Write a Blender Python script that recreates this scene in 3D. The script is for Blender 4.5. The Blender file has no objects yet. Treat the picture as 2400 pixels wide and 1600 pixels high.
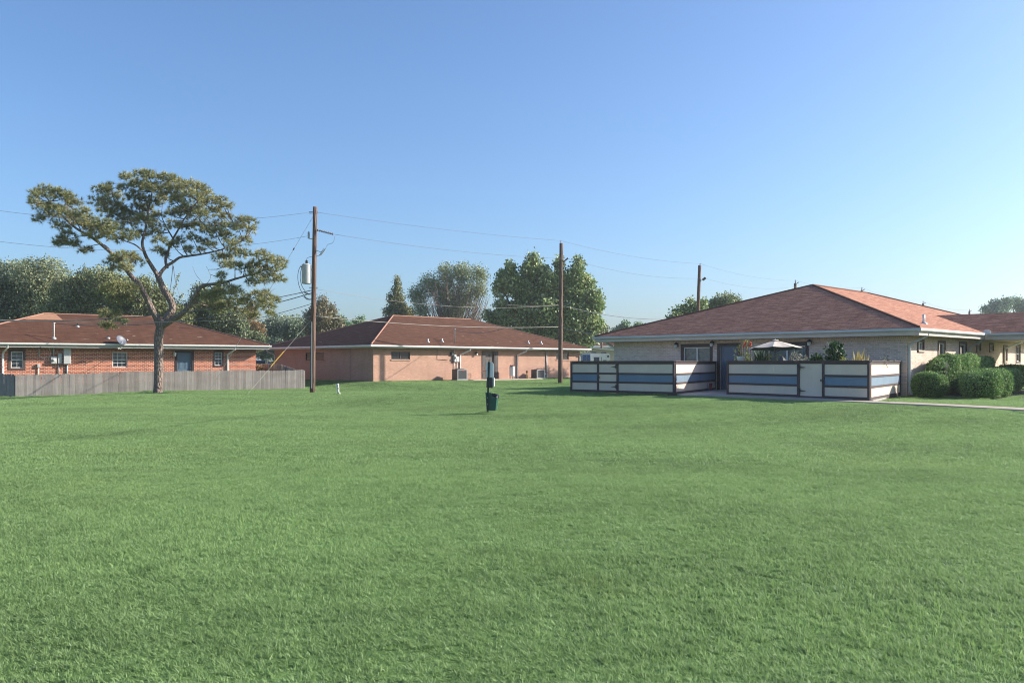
import bpy, bmesh, math, random
import numpy as np
from mathutils import Vector, Matrix
R_ = math.radians
SC = bpy.context.scene
COL = SC.collection
rnd = random.Random(7)

# ------------------------------------------------------------------ camera, sky, sun, exposure
CAMZ, FPX, HX, HY = 1.7, 1950.0, 1200.0, 850.0
cam = bpy.data.cameras.new('camera')
cam.sensor_width = 36.0
cam.lens = 36.0 * FPX / 2400.0
cam.shift_y = (HY - 800.0) / 2400.0
cam.clip_end = 3000
cam.clip_start = 0.1
camo = bpy.data.objects.new('camera', cam)
COL.objects.link(camo)
camo.location = (0, 0, CAMZ)
camo.rotation_euler = (R_(90), 0, 0)
SC.camera = camo

SUN_AZ, SUN_EL = R_(10), R_(25)      # azimuth counted from +X towards +Y
w = bpy.data.worlds.new('World')
SC.world = w
w.use_nodes = True
nt = w.node_tree
bg = nt.nodes['Background']
sky = nt.nodes.new('ShaderNodeTexSky')
sky.sky_type = 'NISHITA'
sky.sun_disc = False
sky.sun_elevation = SUN_EL
sky.sun_rotation = math.pi / 2 - SUN_AZ
sky.altitude = 0
sky.air_density = 1.0
sky.dust_density = 1.8
sky.ozone_density = 6.0
nt.links.new(sky.outputs[0], bg.inputs[0])
bg.inputs[1].default_value = 0.10
sun = bpy.data.lights.new('sun', 'SUN')
sun.energy = 4.1
sun.angle = R_(0.6)
sun.color = (1.0, 0.92, 0.80)
suno = bpy.data.objects.new('sun', sun)
COL.objects.link(suno)
S = Vector((math.cos(SUN_EL) * math.cos(SUN_AZ), math.cos(SUN_EL) * math.sin(SUN_AZ), math.sin(SUN_EL)))
suno.rotation_euler = S.to_track_quat('Z', 'Y').to_euler()
suno.location = (60, 10, 40)
SC.view_settings.view_transform = 'Standard'
SC.view_settings.look = 'None'
SC.view_settings.gamma = 1.0
SC.render.engine = 'CYCLES'
SC.cycles.filter_width = 1.05      # crisp pixels, like a sharpened photograph
SC.view_settings.exposure = 1.15

# ------------------------------------------------------------------ materials
def new_mat(name):
    m = bpy.data.materials.new(name)
    m.use_nodes = True
    nt = m.node_tree
    return m, nt, nt.nodes['Principled BSDF']

def N(nt, typ, **kw):
    n = nt.nodes.new(typ)
    for k, v in kw.items():
        setattr(n, k, v)
    return n

def rgb(c):
    return (c[0], c[1], c[2], 1.0)

def mixc(nt, fac, a, b, blend='MIX'):
    n = nt.nodes.new('ShaderNodeMix')
    n.data_type = 'RGBA'
    n.blend_type = blend
    for sock, val in ((n.inputs[0], fac), (n.inputs[6], a), (n.inputs[7], b)):
        if isinstance(val, (tuple, list)):
            sock.default_value = rgb(val)
        elif isinstance(val, (int, float)):
            sock.default_value = val
        else:
            nt.links.new(val, sock)
    return n.outputs[2]

def noise(nt, vec, scale, detail=4, rough=.55):
    n = nt.nodes.new('ShaderNodeTexNoise')
    n.inputs['Scale'].default_value = scale
    n.inputs['Detail'].default_value = detail
    n.inputs['Roughness'].default_value = rough
    if vec is not None:
        nt.links.new(vec, n.inputs['Vector'])
    return n.outputs['Fac']

def ramp(nt, fac, stops):
    n = nt.nodes.new('ShaderNodeValToRGB')
    el = n.color_ramp.elements
    while len(el) < len(stops):
        el.new(.5)
    for e, (p, c) in zip(el, stops):
        e.position = p
        e.color = rgb(c) if isinstance(c, (tuple, list)) else (c, c, c, 1)
    nt.links.new(fac, n.inputs[0])
    return n.outputs[0]

def coords(nt, which='Object'):
    t = nt.nodes.new('ShaderNodeTexCoord')
    return t.outputs[which]

def mapping(nt, vec, scale=(1, 1, 1), rot=(0, 0, 0)):
    m = nt.nodes.new('ShaderNodeMapping')
    m.inputs['Scale'].default_value = scale
    m.inputs['Rotation'].default_value = rot
    nt.links.new(vec, m.inputs['Vector'])
    return m.outputs[0]

def bump(nt, b, h, strength=.3, dist=.02):
    n = nt.nodes.new('ShaderNodeBump')
    n.inputs['Strength'].default_value = strength
    n.inputs['Distance'].default_value = dist
    nt.links.new(h, n.inputs['Height'])
    nt.links.new(n.outputs[0], b.inputs['Normal'])

MATS = {}
def pmat(name, c, rough=.7, var=.18, scale=4.0, metal=0.0, bmp=.1, stretch=(1, 1, 1), c2=None):
    """plain painted / weathered surface with procedural mottling"""
    if name in MATS:
        return MATS[name]
    m, nt, b = new_mat(name)
    v = mapping(nt, coords(nt), stretch)
    n1 = noise(nt, v, scale, 6, .6)
    n2 = noise(nt, v, scale * 7, 3, .6)
    lo = tuple(x * (1 - var) for x in c)
    hi = tuple(min(1, x * (1 + var * .6)) for x in c) if c2 is None else c2
    col = mixc(nt, ramp(nt, n1, [(.3, 0.0), (.7, 1.0)]), lo, hi)
    col = mixc(nt, ramp(nt, n2, [(.45, 0.0), (.8, .5)]), col, tuple(x * (1 - var * 1.3) for x in c))
    nt.links.new(col, b.inputs['Base Color'])
    b.inputs['Roughness'].default_value = rough
    b.inputs['Metallic'].default_value = metal
    if bmp:
        bump(nt, b, n2, bmp, .01)
    MATS[name] = m
    return m

def brick_mat(name, c1, c2, mortar, bw=.21, bh=.075, ms=.011, stain=(.5, .5, .5), soft=.35, bias=0.0, third=None, smear=.35):
    m, nt, b = new_mat(name)
    uv = coords(nt, 'UV')
    t = N(nt, 'ShaderNodeTexBrick')
    t.offset = .5
    nt.links.new(uv, t.inputs['Vector'])
    t.inputs['Color1'].default_value = rgb(c1)
    t.inputs['Color2'].default_value = rgb(c2)
    t.inputs['Mortar'].default_value = rgb(mortar)
    t.inputs['Scale'].default_value = 1.0
    t.inputs['Mortar Size'].default_value = ms
    t.inputs['Mortar Smooth'].default_value = .2
    t.inputs['Bias'].default_value = bias
    t.inputs['Brick Width'].default_value = bw
    t.inputs['Row Height'].default_value = bh
    n1 = noise(nt, uv, .8, 5, .6)
    n2 = noise(nt, uv, 9, 4, .6)
    col = t.outputs['Color']
    if third is not None:
        t2 = N(nt, 'ShaderNodeTexBrick')
        t2.offset = .5
        nt.links.new(uv, t2.inputs['Vector'])
        t2.inputs['Color1'].default_value = (0, 0, 0, 1)
        t2.inputs['Color2'].default_value = (1, 1, 1, 1)
        t2.inputs['Mortar'].default_value = (0, 0, 0, 1)
        t2.inputs['Scale'].default_value = 1.0
        t2.inputs['Mortar Size'].default_value = ms
        t2.inputs['Bias'].default_value = -.45
        t2.inputs['Brick Width'].default_value = bw
        t2.inputs['Row Height'].default_value = bh
        t2.squash = 1.0
        t2.offset_frequency = 2
        f = ramp(nt, t2.outputs['Color'], [(.35, 0.0), (.8, .8)])
        col = mixc(nt, f, col, third)
    col = mixc(nt, ramp(nt, n1, [(.35, 0.0), (.75, soft)]), col, stain, 'MULTIPLY')
    col = mixc(nt, ramp(nt, n2, [(.4, 0.0), (.8, smear)]), col, mortar)
    n4 = noise(nt, mapping(nt, uv, (1.6, .25, 1)), 1.1, 5, .6)
    col = mixc(nt, ramp(nt, n4, [(.5, 0.0), (.78, .4)]), col, (.62, .58, .56), 'MULTIPLY')
    nt.links.new(col, b.inputs['Base Color'])
    b.inputs['Roughness'].default_value = .85
    b.inputs['Specular IOR Level'].default_value = .2
    inv = ramp(nt, t.outputs['Fac'], [(0.0, 1.0), (1.0, 0.0)])
    bump(nt, b, inv, .5, .012)
    MATS[name] = m
    return m

def shingle_mat(name, a, c, dark, rowh=.14, w_=.32, patch=.5, patchcol=(.5, .4, .4), third=None):
    m, nt, b = new_mat(name)
    uv = coords(nt, 'UV')
    t = N(nt, 'ShaderNodeTexBrick')
    t.offset = .37
    t.squash = .7
    t.squash_frequency = 3
    nt.links.new(uv, t.inputs['Vector'])
    t.inputs['Color1'].default_value = rgb(a)
    t.inputs['Color2'].default_value = rgb(c)
    t.inputs['Mortar'].default_value = rgb(dark)
    t.inputs['Scale'].default_value = 1.0
    t.inputs['Mortar Size'].default_value = .012
    t.inputs['Mortar Smooth'].default_value = .3
    t.inputs['Brick Width'].default_value = w_
    t.inputs['Row Height'].default_value = rowh
    v = mapping(nt, uv, (.9, 5.0, 1))
    n0 = noise(nt, mapping(nt, uv, (.5, 1.0, 1)), .35, 5, .6)
    n1 = noise(nt, v, 1.5, 4, .6)
    n2 = noise(nt, uv, 26, 3, .7)
    col = t.outputs['Color']
    col = mixc(nt, ramp(nt, n0, [(.35, 0.0), (.7, patch)]), col, patchcol, 'MULTIPLY')
    if third is not None:
        col = mixc(nt, ramp(nt, n1, [(.52, 0.0), (.66, .7)]), col, third)
        col = mixc(nt, ramp(nt, n1, [(.34, .6), (.47, 0.0)]), col, dark)
    col = mixc(nt, ramp(nt, n2, [(.4, 0.0), (.75, .35)]), col, dark)
    n3 = noise(nt, mapping(nt, uv, (1.3, 4.0, 1)), .9, 2, .4)      # scuffed pale flecks
    col = mixc(nt, ramp(nt, n3, [(.735, 0.0), (.76, .55)]), col, (.42, .36, .31))
    n4 = noise(nt, mapping(nt, uv, (2.2, .22, 1)), 1.0, 4, .6)     # water streaks running down the slope
    col = mixc(nt, ramp(nt, n4, [(.45, 0.0), (.75, .45)]), col, (.62, .56, .54), 'MULTIPLY')
    nt.links.new(col, b.inputs['Base Color'])
    b.inputs['Roughness'].default_value = .9
    b.inputs['Specular IOR Level'].default_value = .12
    sep = N(nt, 'ShaderNodeSeparateXYZ')
    nt.links.new(uv, sep.inputs[0])
    md = N(nt, 'ShaderNodeMath', operation='MODULO')
    nt.links.new(sep.outputs[1], md.inputs[0])
    md.inputs[1].default_value = rowh
    bump(nt, b, md.outputs[0], .6, .25)
    MATS[name] = m
    return m

def leaf_mat(name, stops, rough=.55, trans=.25, tcol=None):
    """foliage: each leaf picks its own colour from the ramp"""
    m, nt, b = new_mat(name)
    g = N(nt, 'ShaderNodeNewGeometry')
    n = noise(nt, g.outputs['Position'], .6, 3, .5)
    mx = N(nt, 'ShaderNodeMath', operation='MULTIPLY_ADD')
    nt.links.new(g.outputs['Random Per Island'], mx.inputs[0])
    mx.inputs[1].default_value = .65
    sub = N(nt, 'ShaderNodeMath', operation='MULTIPLY_ADD')
    nt.links.new(n, sub.inputs[0])
    sub.inputs[1].default_value = .9
    sub.inputs[2].default_value = -.27
    nt.links.new(sub.outputs[0], mx.inputs[2])
    col = ramp(nt, mx.outputs[0], stops)
    nt.links.new(col, b.inputs['Base Color'])
    b.inputs['Roughness'].default_value = rough
    b.inputs['Specular IOR Level'].default_value = .35
    if trans:
        tr = N(nt, 'ShaderNodeBsdfTranslucent')
        nt.links.new(col, tr.inputs[0])
        ms = N(nt, 'ShaderNodeMixShader')
        ms.inputs[0].default_value = trans
        nt.links.new(b.outputs[0], ms.inputs[1])
        nt.links.new(tr.outputs[0], ms.inputs[2])
        nt.links.new(ms.outputs[0], nt.nodes['Material Output'].inputs[0])
    MATS[name] = m
    return m

def glass_mat():
    m, nt, b = new_mat('window_glass')
    nt.nodes.remove(b)
    tr = N(nt, 'ShaderNodeBsdfTransparent')
    tr.inputs[0].default_value = (.72, .76, .76, 1)
    gl = N(nt, 'ShaderNodeBsdfGlossy')
    gl.inputs['Roughness'].default_value = .03
    gl.inputs[0].default_value = (.9, .95, 1, 1)
    fr = N(nt, 'ShaderNodeFresnel')
    fr.inputs[0].default_value = 1.55
    ms = N(nt, 'ShaderNodeMixShader')
    nt.links.new(fr.outputs[0], ms.inputs[0])
    nt.links.new(tr.outputs[0], ms.inputs[1])
    nt.links.new(gl.outputs[0], ms.inputs[2])
    nt.links.new(ms.outputs[0], nt.nodes['Material Output'].inputs[0])
    return m

def bark_mat(name, a, c, scale=6.0, stretch=(1, 1, .35)):
    m, nt, b = new_mat(name)
    v = mapping(nt, coords(nt), stretch)
    vo = N(nt, 'ShaderNodeTexVoronoi')
    vo.feature = 'DISTANCE_TO_EDGE'
    vo.inputs['Scale'].default_value = scale
    nt.links.new(v, vo.inputs['Vector'])
    n = noise(nt, v, scale * 1.5, 5, .7)
    f = ramp(nt, vo.outputs['Distance'], [(0.0, 0.0), (.25, 1.0)])
    col = mixc(nt, f, tuple(x * .45 for x in a), mixc(nt, n, a, c))
    nt.links.new(col, b.inputs['Base Color'])
    b.inputs['Roughness'].default_value = .9
    bump(nt, b, f, .8, .05)
    MATS[name] = m
    return m

def wood_mat(name, cols, rough=.85):
    """boards: each board its own tone, with grain along Z"""
    m, nt, b = new_mat(name)
    g = N(nt, 'ShaderNodeNewGeometry')
    v = mapping(nt, coords(nt), (14, 14, .9))
    n = noise(nt, v, 2.5, 5, .65)
    c = ramp(nt, g.outputs['Random Per Island'], cols)
    col = mixc(nt, ramp(nt, n, [(.35, 0.0), (.75, .55)]), c, (.5, .47, .45), 'MULTIPLY')
    n2 = noise(nt, mapping(nt, coords(nt), (.6, .6, 1.5)), 1.3, 3, .5)
    col = mixc(nt, ramp(nt, n2, [(.4, 0.0), (.75, .45)]), col, (.55, .53, .5), 'MULTIPLY')
    nt.links.new(col, b.inputs['Base Color'])
    b.inputs['Roughness'].default_value = rough
    bump(nt, b, n, .3, .01)
    MATS[name] = m
    return m

def grass_color(nt, dark, mid, light, island=False):
    g = N(nt, 'ShaderNodeNewGeometry')
    p = g.outputs['Position']
    big = noise(nt, mapping(nt, p, (.35, .6, 1), (0, 0, .3)), .55, 4, .55)
    small = noise(nt, p, 2.6, 4, .6)
    dry = noise(nt, mapping(nt, p, (.5, .5, 1)), .45, 5, .7)
    c = ramp(nt, big, [(.33, tuple(x * .80 for x in mid)), (.5, mid), (.66, tuple(x * 1.12 for x in mid))])
    c = mixc(nt, ramp(nt, small, [(.3, .6), (.5, 0.0)]), c, dark)
    c = mixc(nt, ramp(nt, small, [(.52, 0.0), (.75, .5)]), c, light)
    # old wheel tracks: shorter, darker grass along two shallow lines
    sp_ = N(nt, 'ShaderNodeSeparateXYZ'); nt.links.new(p, sp_.inputs[0])
    wob = noise(nt, p, .5, 3, .6)
    for a_, b_, y0_, y1_, wd_ in ((-11.0, .28, 15.0, 36.0, .55), (-17.9, .68, 26.0, 43.0, .6)):
        m1 = N(nt, 'ShaderNodeMath', operation='MULTIPLY_ADD'); nt.links.new(sp_.outputs[1], m1.inputs[0]); m1.inputs[1].default_value = -b_; m1.inputs[2].default_value = b_ * y0_ - a_
        m2 = N(nt, 'ShaderNodeMath', operation='ADD'); nt.links.new(m1.outputs[0], m2.inputs[0]); nt.links.new(sp_.outputs[0], m2.inputs[1])
        m3 = N(nt, 'ShaderNodeMath', operation='MULTIPLY_ADD'); nt.links.new(wob, m3.inputs[0]); m3.inputs[1].default_value = 1.6; nt.links.new(m2.outputs[0], m3.inputs[2])
        m4 = N(nt, 'ShaderNodeMath', operation='SUBTRACT'); nt.links.new(m3.outputs[0], m4.inputs[0]); m4.inputs[1].default_value = .8
        m5 = N(nt, 'ShaderNodeMath', operation='ABSOLUTE'); nt.links.new(m4.outputs[0], m5.inputs[0])
        f1 = N(nt, 'ShaderNodeMapRange'); f1.inputs[1].default_value = .04; f1.inputs[2].default_value = wd_ * .55; f1.inputs[3].default_value = .34; f1.inputs[4].default_value = 0.0; nt.links.new(m5.outputs[0], f1.inputs[0])
        f2 = N(nt, 'ShaderNodeMapRange'); f2.inputs[1].default_value = y1_ - 4; f2.inputs[2].default_value = y1_; f2.inputs[3].default_value = 1.0; f2.inputs[4].default_value = 0.0; nt.links.new(sp_.outputs[1], f2.inputs[0])
        f3 = N(nt, 'ShaderNodeMapRange'); f3.inputs[1].default_value = y0_ - 2; f3.inputs[2].default_value = y0_; nt.links.new(sp_.outputs[1], f3.inputs[0])
        f4 = N(nt, 'ShaderNodeMath', operation='MULTIPLY'); nt.links.new(f1.outputs[0], f4.inputs[0]); nt.links.new(f2.outputs[0], f4.inputs[1])
        f5 = N(nt, 'ShaderNodeMath', operation='MULTIPLY'); nt.links.new(f4.outputs[0], f5.inputs[0]); nt.links.new(f3.outputs[0], f5.inputs[1])
        c = mixc(nt, f5.outputs[0], c, tuple(x * .42 for x in dark))
    c = mixc(nt, ramp(nt, dry, [(.56, 0.0), (.72, .35)]), c, (mid[0] * 1.35, mid[1] * 1.02, mid[2] * .95))
    return c, g, p

def ground_mat():
    m, nt, b = new_mat('lawn_soil_and_grass')
    c, g, p = grass_color(nt, (.08, .14, .045), (.15, .25, .08), (.2, .31, .11))
    fine = noise(nt, p, 45, 4, .7)
    c = mixc(nt, ramp(nt, fine, [(.35, .6), (.6, 0.0)]), c, (.045, .085, .03))
    nt.links.new(c, b.inputs['Base Color'])
    b.inputs['Roughness'].default_value = 1.0
    b.inputs['Specular IOR Level'].default_value = .1
    bump(nt, b, fine, .6, .04)
    return m

def blade_mat():
    m, nt, b = new_mat('grass_blades')
    c, g, p = grass_color(nt, (.15, .245, .086), (.248, .375, .138), (.35, .485, .21))
    isl = g.outputs['Random Per Island']
    c = mixc(nt, ramp(nt, isl, [(0.0, .5), (.4, 0.0)]), c, (.13, .23, .08))
    c = mixc(nt, ramp(nt, isl, [(.8, 0.0), (1.0, .5)]), c, (.50, .62, .36))
    nt.links.new(c, b.inputs['Base Color'])
    b.inputs['Roughness'].default_value = .55
    b.inputs['Specular IOR Level'].default_value = .3
    tr = N(nt, 'ShaderNodeBsdfTranslucent')
    nt.links.new(c, tr.inputs[0])
    ms = N(nt, 'ShaderNodeMixShader')
    ms.inputs[0].default_value = .42
    nt.links.new(b.outputs[0], ms.inputs[1])
    nt.links.new(tr.outputs[0], ms.inputs[2])
    nt.links.new(ms.outputs[0], nt.nodes['Material Output'].inputs[0])
    return m

GLASS = glass_mat()
M_white = pmat('white_paint', (.74, .73, .70), .45, .08, 2)
M_whiteg = pmat('white_gutter_enamel', (.72, .71, .68), .4, .1, 1.5, stretch=(1, 1, 3))
M_greyg = pmat('grey_gutter_enamel', (.52, .54, .53), .4, .1, 1.5)
M_cream = pmat('cream_soffit_paint', (.60, .525, .45), .6, .1, 2)
M_greysof = pmat('grey_soffit_paint', (.42, .41, .38), .6, .1, 2)
M_brown = pmat('dark_brown_trim', (.035, .022, .022), .55, .2, 5)
M_brown2 = pmat('weathered_brown_trim', (.10, .062, .05), .65, .25, 6)
M_bluedoor = pmat('blue_grey_door_paint', (.10, .16, .22), .45, .08, 2)
M_bluedoor2 = pmat('deep_blue_door_paint', (.085, .135, .195), .45, .08, 2)
M_black = pmat('black_metal', (.015, .015, .017), .45, .2, 8)
M_dark = pmat('unlit_room_black', (.02, .02, .022), .9, .2, 3, bmp=0)  # near-black sheet colour standing for the unlit room behind the panes
M_curtain = pmat('pale_curtain', (.42, .44, .45), .9, .25, 3, stretch=(9, 9, .4))
M_blind = pmat('grey_window_blind', (.23, .30, .31), .8, .15, 4)
M_galv = pmat('galvanised_metal', (.46, .47, .47), .45, .12, 6, metal=.3)
M_boxgrey = pmat('grey_enamel_box', (.50, .51, .50), .5, .1, 4)
M_dkgrey = pmat('charcoal_enamel', (.06, .068, .075), .5, .15, 5)
M_concrete = pmat('concrete', (.40, .37, .33), .9, .2, 2.5, bmp=.25)
M_plant = leaf_mat('shrub_leaves', [(0.0, (.012, .035, .010)), (.5, (.03, .075, .018)), (1.0, (.08, .14, .04))])
# ------------------------------------------------------------------ objects and meshes
def tag(o, label=None, cat=None, group=None, kind=None):
    if label: o['label'] = label
    if cat: o['category'] = cat
    if group: o['group'] = group
    if kind: o['kind'] = kind
    return o

def thing(name, label, cat, loc=(0, 0, 0), rz=0.0, group=None):
    o = bpy.data.objects.new(name, None)
    o.empty_display_size = .3
    COL.objects.link(o)
    o.location = loc
    o.rotation_euler = (0, 0, rz)
    return tag(o, label, cat, group)

def link_mesh(name, me, mat, parent=None, smooth=False):
    for mm in (mat if isinstance(mat, (list, tuple)) else [mat]):
        me.materials.append(mm)
    if smooth:
        me.polygons.foreach_set('use_smooth', [True] * len(me.polygons))
    o = bpy.data.objects.new(name, me)
    COL.objects.link(o)
    o.parent = parent
    return o

def auto_uv(me):
    """planar UVs in metres: U horizontal along the face, V up the face"""
    uvl = me.uv_layers.new(name='UVMap')
    vs = [v.co.copy() for v in me.vertices]
    d = uvl.data
    for p in me.polygons:
        n = p.normal
        t = Vector((-n.y, n.x, 0))
        if t.length < 1e-3:
            t = Vector((1, 0, 0))
        t.normalize()
        b = n.cross(t)
        for li in p.loop_indices:
            co = vs[me.loops[li].vertex_index]
            d[li].uv = (co.dot(t), co.dot(b))

class MB:
    def __init__(s, M=None):
        s.v, s.f, s.mi = [], [], []
        s.M = M or Matrix.Identity(4)
    def add(s, vs, fs, mi=0):
        k = len(s.v)
        s.v += [s.M @ Vector(p) for p in vs]
        s.f += [tuple(i + k for i in f) for f in fs]
        s.mi += [mi] * len(fs)
    def box(s, x0, x1, y0, y1, z0, z1, mi=0):
        x0, x1 = min(x0, x1), max(x0, x1); y0, y1 = min(y0, y1), max(y0, y1); z0, z1 = min(z0, z1), max(z0, z1)
        s.add([(x0, y0, z0), (x1, y0, z0), (x1, y1, z0), (x0, y1, z0), (x0, y0, z1), (x1, y0, z1), (x1, y1, z1), (x0, y1, z1)],
              [(0, 3, 2, 1), (4, 5, 6, 7), (0, 1, 5, 4), (1, 2, 6, 5), (2, 3, 7, 6), (3, 0, 4, 7)], mi)
        return s
    def quad(s, a, b, c, d, mi=0):
        s.add([a, b, c, d], [(0, 1, 2, 3)], mi)
        return s
    def hexa(s, bot, top, mi=0):
        n = len(bot)
        s.add(list(bot) + list(top), [tuple(range(n))[::-1], tuple(range(n, 2 * n))] + [(i, (i + 1) % n, n + (i + 1) % n, n + i) for i in range(n)], mi)
        return s
    def tube(s, pts, r, n=8, cap=True, mi=0):
        pts = [Vector(p) for p in pts]
        if not isinstance(r, (list, tuple)):
            r = [r] * len(pts)
        d0 = (pts[1] - pts[0]).normalized()
        up = Vector((0, 0, 1)) if abs(d0.z) < .9 else Vector((1, 0, 0))
        x = d0.cross(up).normalized()
        vs, fs = [], []
        for i, p in enumerate(pts):
            if i == 0: d = pts[1] - pts[0]
            elif i == len(pts) - 1: d = pts[-1] - pts[-2]
            else: d = pts[i + 1] - pts[i - 1]
            d.normalize()
            x = (x - d * x.dot(d)).normalized()
            y = d.cross(x)
            for k in range(n):
                a = 2 * math.pi * k / n
                vs.append(p + (x * math.cos(a) + y * math.sin(a)) * r[i])
        for i in range(len(pts) - 1):
            for k in range(n):
                a, b = i * n + k, i * n + (k + 1) % n
                fs.append((a, b, b + n, a + n))
        if cap:
            fs.append(tuple(range(n))[::-1])
            fs.append(tuple(range((len(pts) - 1) * n, len(pts) * n)))
        s.add(vs, fs, mi)
        return s
    def lathe(s, prof, c=(0, 0, 0), n=20, mi=0):
        """prof: (radius, z) pairs around a vertical axis at c"""
        vs, fs = [], []
        for r, z in prof:
            for k in range(n):
                a = 2 * math.pi * k / n
                vs.append((c[0] + r * math.cos(a), c[1] + r * math.sin(a), c[2] + z))
        for i in range(len(prof) - 1):
            for k in range(n):
                a, b = i * n + k, i * n + (k + 1) % n
                fs.append((a, b, b + n, a + n))
        fs.append(tuple(range(n))[::-1])
        fs.append(tuple(range((len(prof) - 1) * n, len(prof) * n)))
        s.add(vs, fs, mi)
        return s
    def build(s, name, mat, parent=None, smooth=False, uv=False, bevel=0):
        me = bpy.data.meshes.new(name)
        me.from_pydata(s.v, [], s.f)
        me.update()
        if uv:
            auto_uv(me)
        o = link_mesh(name, me, mat, parent, smooth)
        if len(set(s.mi)) > 1:
            me.polygons.foreach_set('material_index', s.mi)
        if bevel:
            bv = o.modifiers.new('bevel', 'BEVEL')
            bv.width = bevel
            bv.segments = 2
            bv.limit_method = 'ANGLE'
        return o

def raw_mesh(name, V, F, mat, parent=None, smooth=False):
    """numpy vertices n x 3 and faces m x k"""
    me = bpy.data.meshes.new(name)
    k = F.shape[1]
    me.vertices.add(len(V)); me.vertices.foreach_set('co', V.astype(np.float32).ravel())
    me.loops.add(F.size); me.loops.foreach_set('vertex_index', F.astype(np.int32).ravel())
    me.polygons.add(len(F))
    me.polygons.foreach_set('loop_start', np.arange(0, F.size, k, dtype=np.int32))
    me.update(calc_edges=True)
    return link_mesh(name, me, mat, parent, smooth)

# ------------------------------------------------------------------ layout of the place
# frames: right house (front wall from its left corner, runs right and towards the camera), middle house, left house
PAD = .435
RH = Matrix.Translation((5.30, 43.25, PAD)) @ Matrix.Rotation(R_(-45), 4, 'Z')
MH = Matrix.Translation((-9.5, 57.0, PAD)) @ Matrix.Rotation(R_(45), 4, 'Z')
LH = Matrix.Translation((-32.12, 47.13, PAD)) @ Matrix.Rotation(R_(34), 4, 'Z')
PADS = [(RH.inverted(), -1.5, 19.0, -6.8, 24.0, 10.0), (MH.inverted(), -.3, 22.5, -.9, 14.0, 13.0), (LH.inverted(), -.5, 18.4, -.5, 11.0, 3.2)]

def gz(x, y):
    """height of the ground"""
    best = 0.0
    for Mi, x0, x1, y0, y1, bl in PADS:
        p = Mi @ Vector((x, y, 0))
        dx = max((x0 - p.x) * (3.0 if bl > 12 else 1.0), 0, p.x - x1); dy = max(y0 - p.y, 0, p.y - y1)
        d = math.hypot(dx, dy)
        t = max(0.0, 1 - d / bl)
        best = max(best, (PAD - .05) * t * t * (3 - 2 * t))
    und = .02 * math.sin(x * .31 + y * .17 + 1.0) + .025 * math.sin(x * .13 - y * .37) + .015 * math.sin(x * .9 + y * .7)
    k = max(0.0, 1 - best / .25)
    # low bank round the pine
    dp = math.hypot(x + 19.9, (y - 46.8))
    lo = max(0.0, min(1.0, (-19.5 - x) / 8)) * max(0.0, min(1.0, (y - 22) / 16))
    und -= .24 * lo * lo * (3 - 2 * lo)
    return best + und * k * .8 + .12 * math.exp(-(dp / 1.1) ** 2)

def G(px, py):
    """the ground point seen at a pixel of the photograph"""
    d = 30.0
    for _ in range(25):
        x = (px - HX) / FPX * d
        d2 = (CAMZ - gz(x, d)) * FPX / (py - HY)
        d = .5 * d + .5 * d2
    x = (px - HX) / FPX * d
    return Vector((x, d, gz(x, d)))

def P(px, py, Y):
    return Vector(((px - HX) / FPX * Y, Y, CAMZ + (HY - py) / FPX * Y))

# ground sheet
def axis(lo, hi, fine0, fine1, step):
    a = list(np.arange(fine0, fine1 + 1e-6, step))
    k, x, s = [], fine1, step
    while x < hi:
        s *= 1.35; x += s; k.append(min(x, hi))
    j, x, s = [], fine0, step
    while x > lo:
        s *= 1.35; x -= s; j.append(max(x, lo))
    return j[::-1] + a + k
xs = axis(-1200, 1200, -45, 45, .8)
ys = axis(-60, 2200, 0, 80, .8)
V = np.array([(x, y, gz(x, y)) for y in ys for x in xs])
nx = len(xs)
F = np.array([(j * nx + i, j * nx + i + 1, (j + 1) * nx + i + 1, (j + 1) * nx + i) for j in range(len(ys) - 1) for i in range(nx - 1)])
tag(raw_mesh('ground', V, F, ground_mat(), smooth=True), 'wide mown green lawn ground sloping up gently to the houses', 'ground', kind='structure')

# walls with openings -------------------------------------------------------------
class Wall:
    """a wall plane: local x along the wall, local y inwards, z up; M maps it into the house frame"""
    def __init__(s, H, M, L):
        s.H, s.M, s.L = H, M, L
        W = H @ M
        s.o = W @ Vector((0, 0, 0)); s.d = (W.to_3x3() @ Vector((1, 0, 0)))
    def s(self, px):
        r = (px - HX) / FPX
        return (r * self.o.y - self.o.x) / (self.d.x - r * self.d.y)
    def z(self, px, py):
        Y = self.o.y + self.d.y * self.s(px)
        return CAMZ + (HY - py) / FPX * Y - PAD

def wall_mesh(mb, wl, h, ops, z0=-.5, reveal=.12):
    mb.M = wl.M
    X = sorted(set([0, wl.L] + [o[0] for o in ops] + [o[1] for o in ops]))
    Z = sorted(set([z0, h] + [o[2] for o in ops] + [o[3] for o in ops]))
    for i in range(len(X) - 1):
        for j in range(len(Z) - 1):
            cx, cz = (X[i] + X[i + 1]) / 2, (Z[j] + Z[j + 1]) / 2
            if any(o[0] < cx < o[1] and o[2] < cz < o[3] for o in ops):
                continue
            mb.quad((X[i], 0, Z[j]), (X[i + 1], 0, Z[j]), (X[i + 1], 0, Z[j + 1]), (X[i], 0, Z[j + 1]))
    r = reveal
    for a, b, c, d in ops:
        mb.quad((a, 0, c), (a, 0, d), (a, r, d), (a, r, c))
        mb.quad((b, 0, d), (b, 0, c), (b, r, c), (b, r, d))
        mb.quad((a, 0, d), (b, 0, d), (b, r, d), (a, r, d))
        mb.quad((b, 0, c), (a, 0, c), (a, r, c), (b, r, c))

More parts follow.
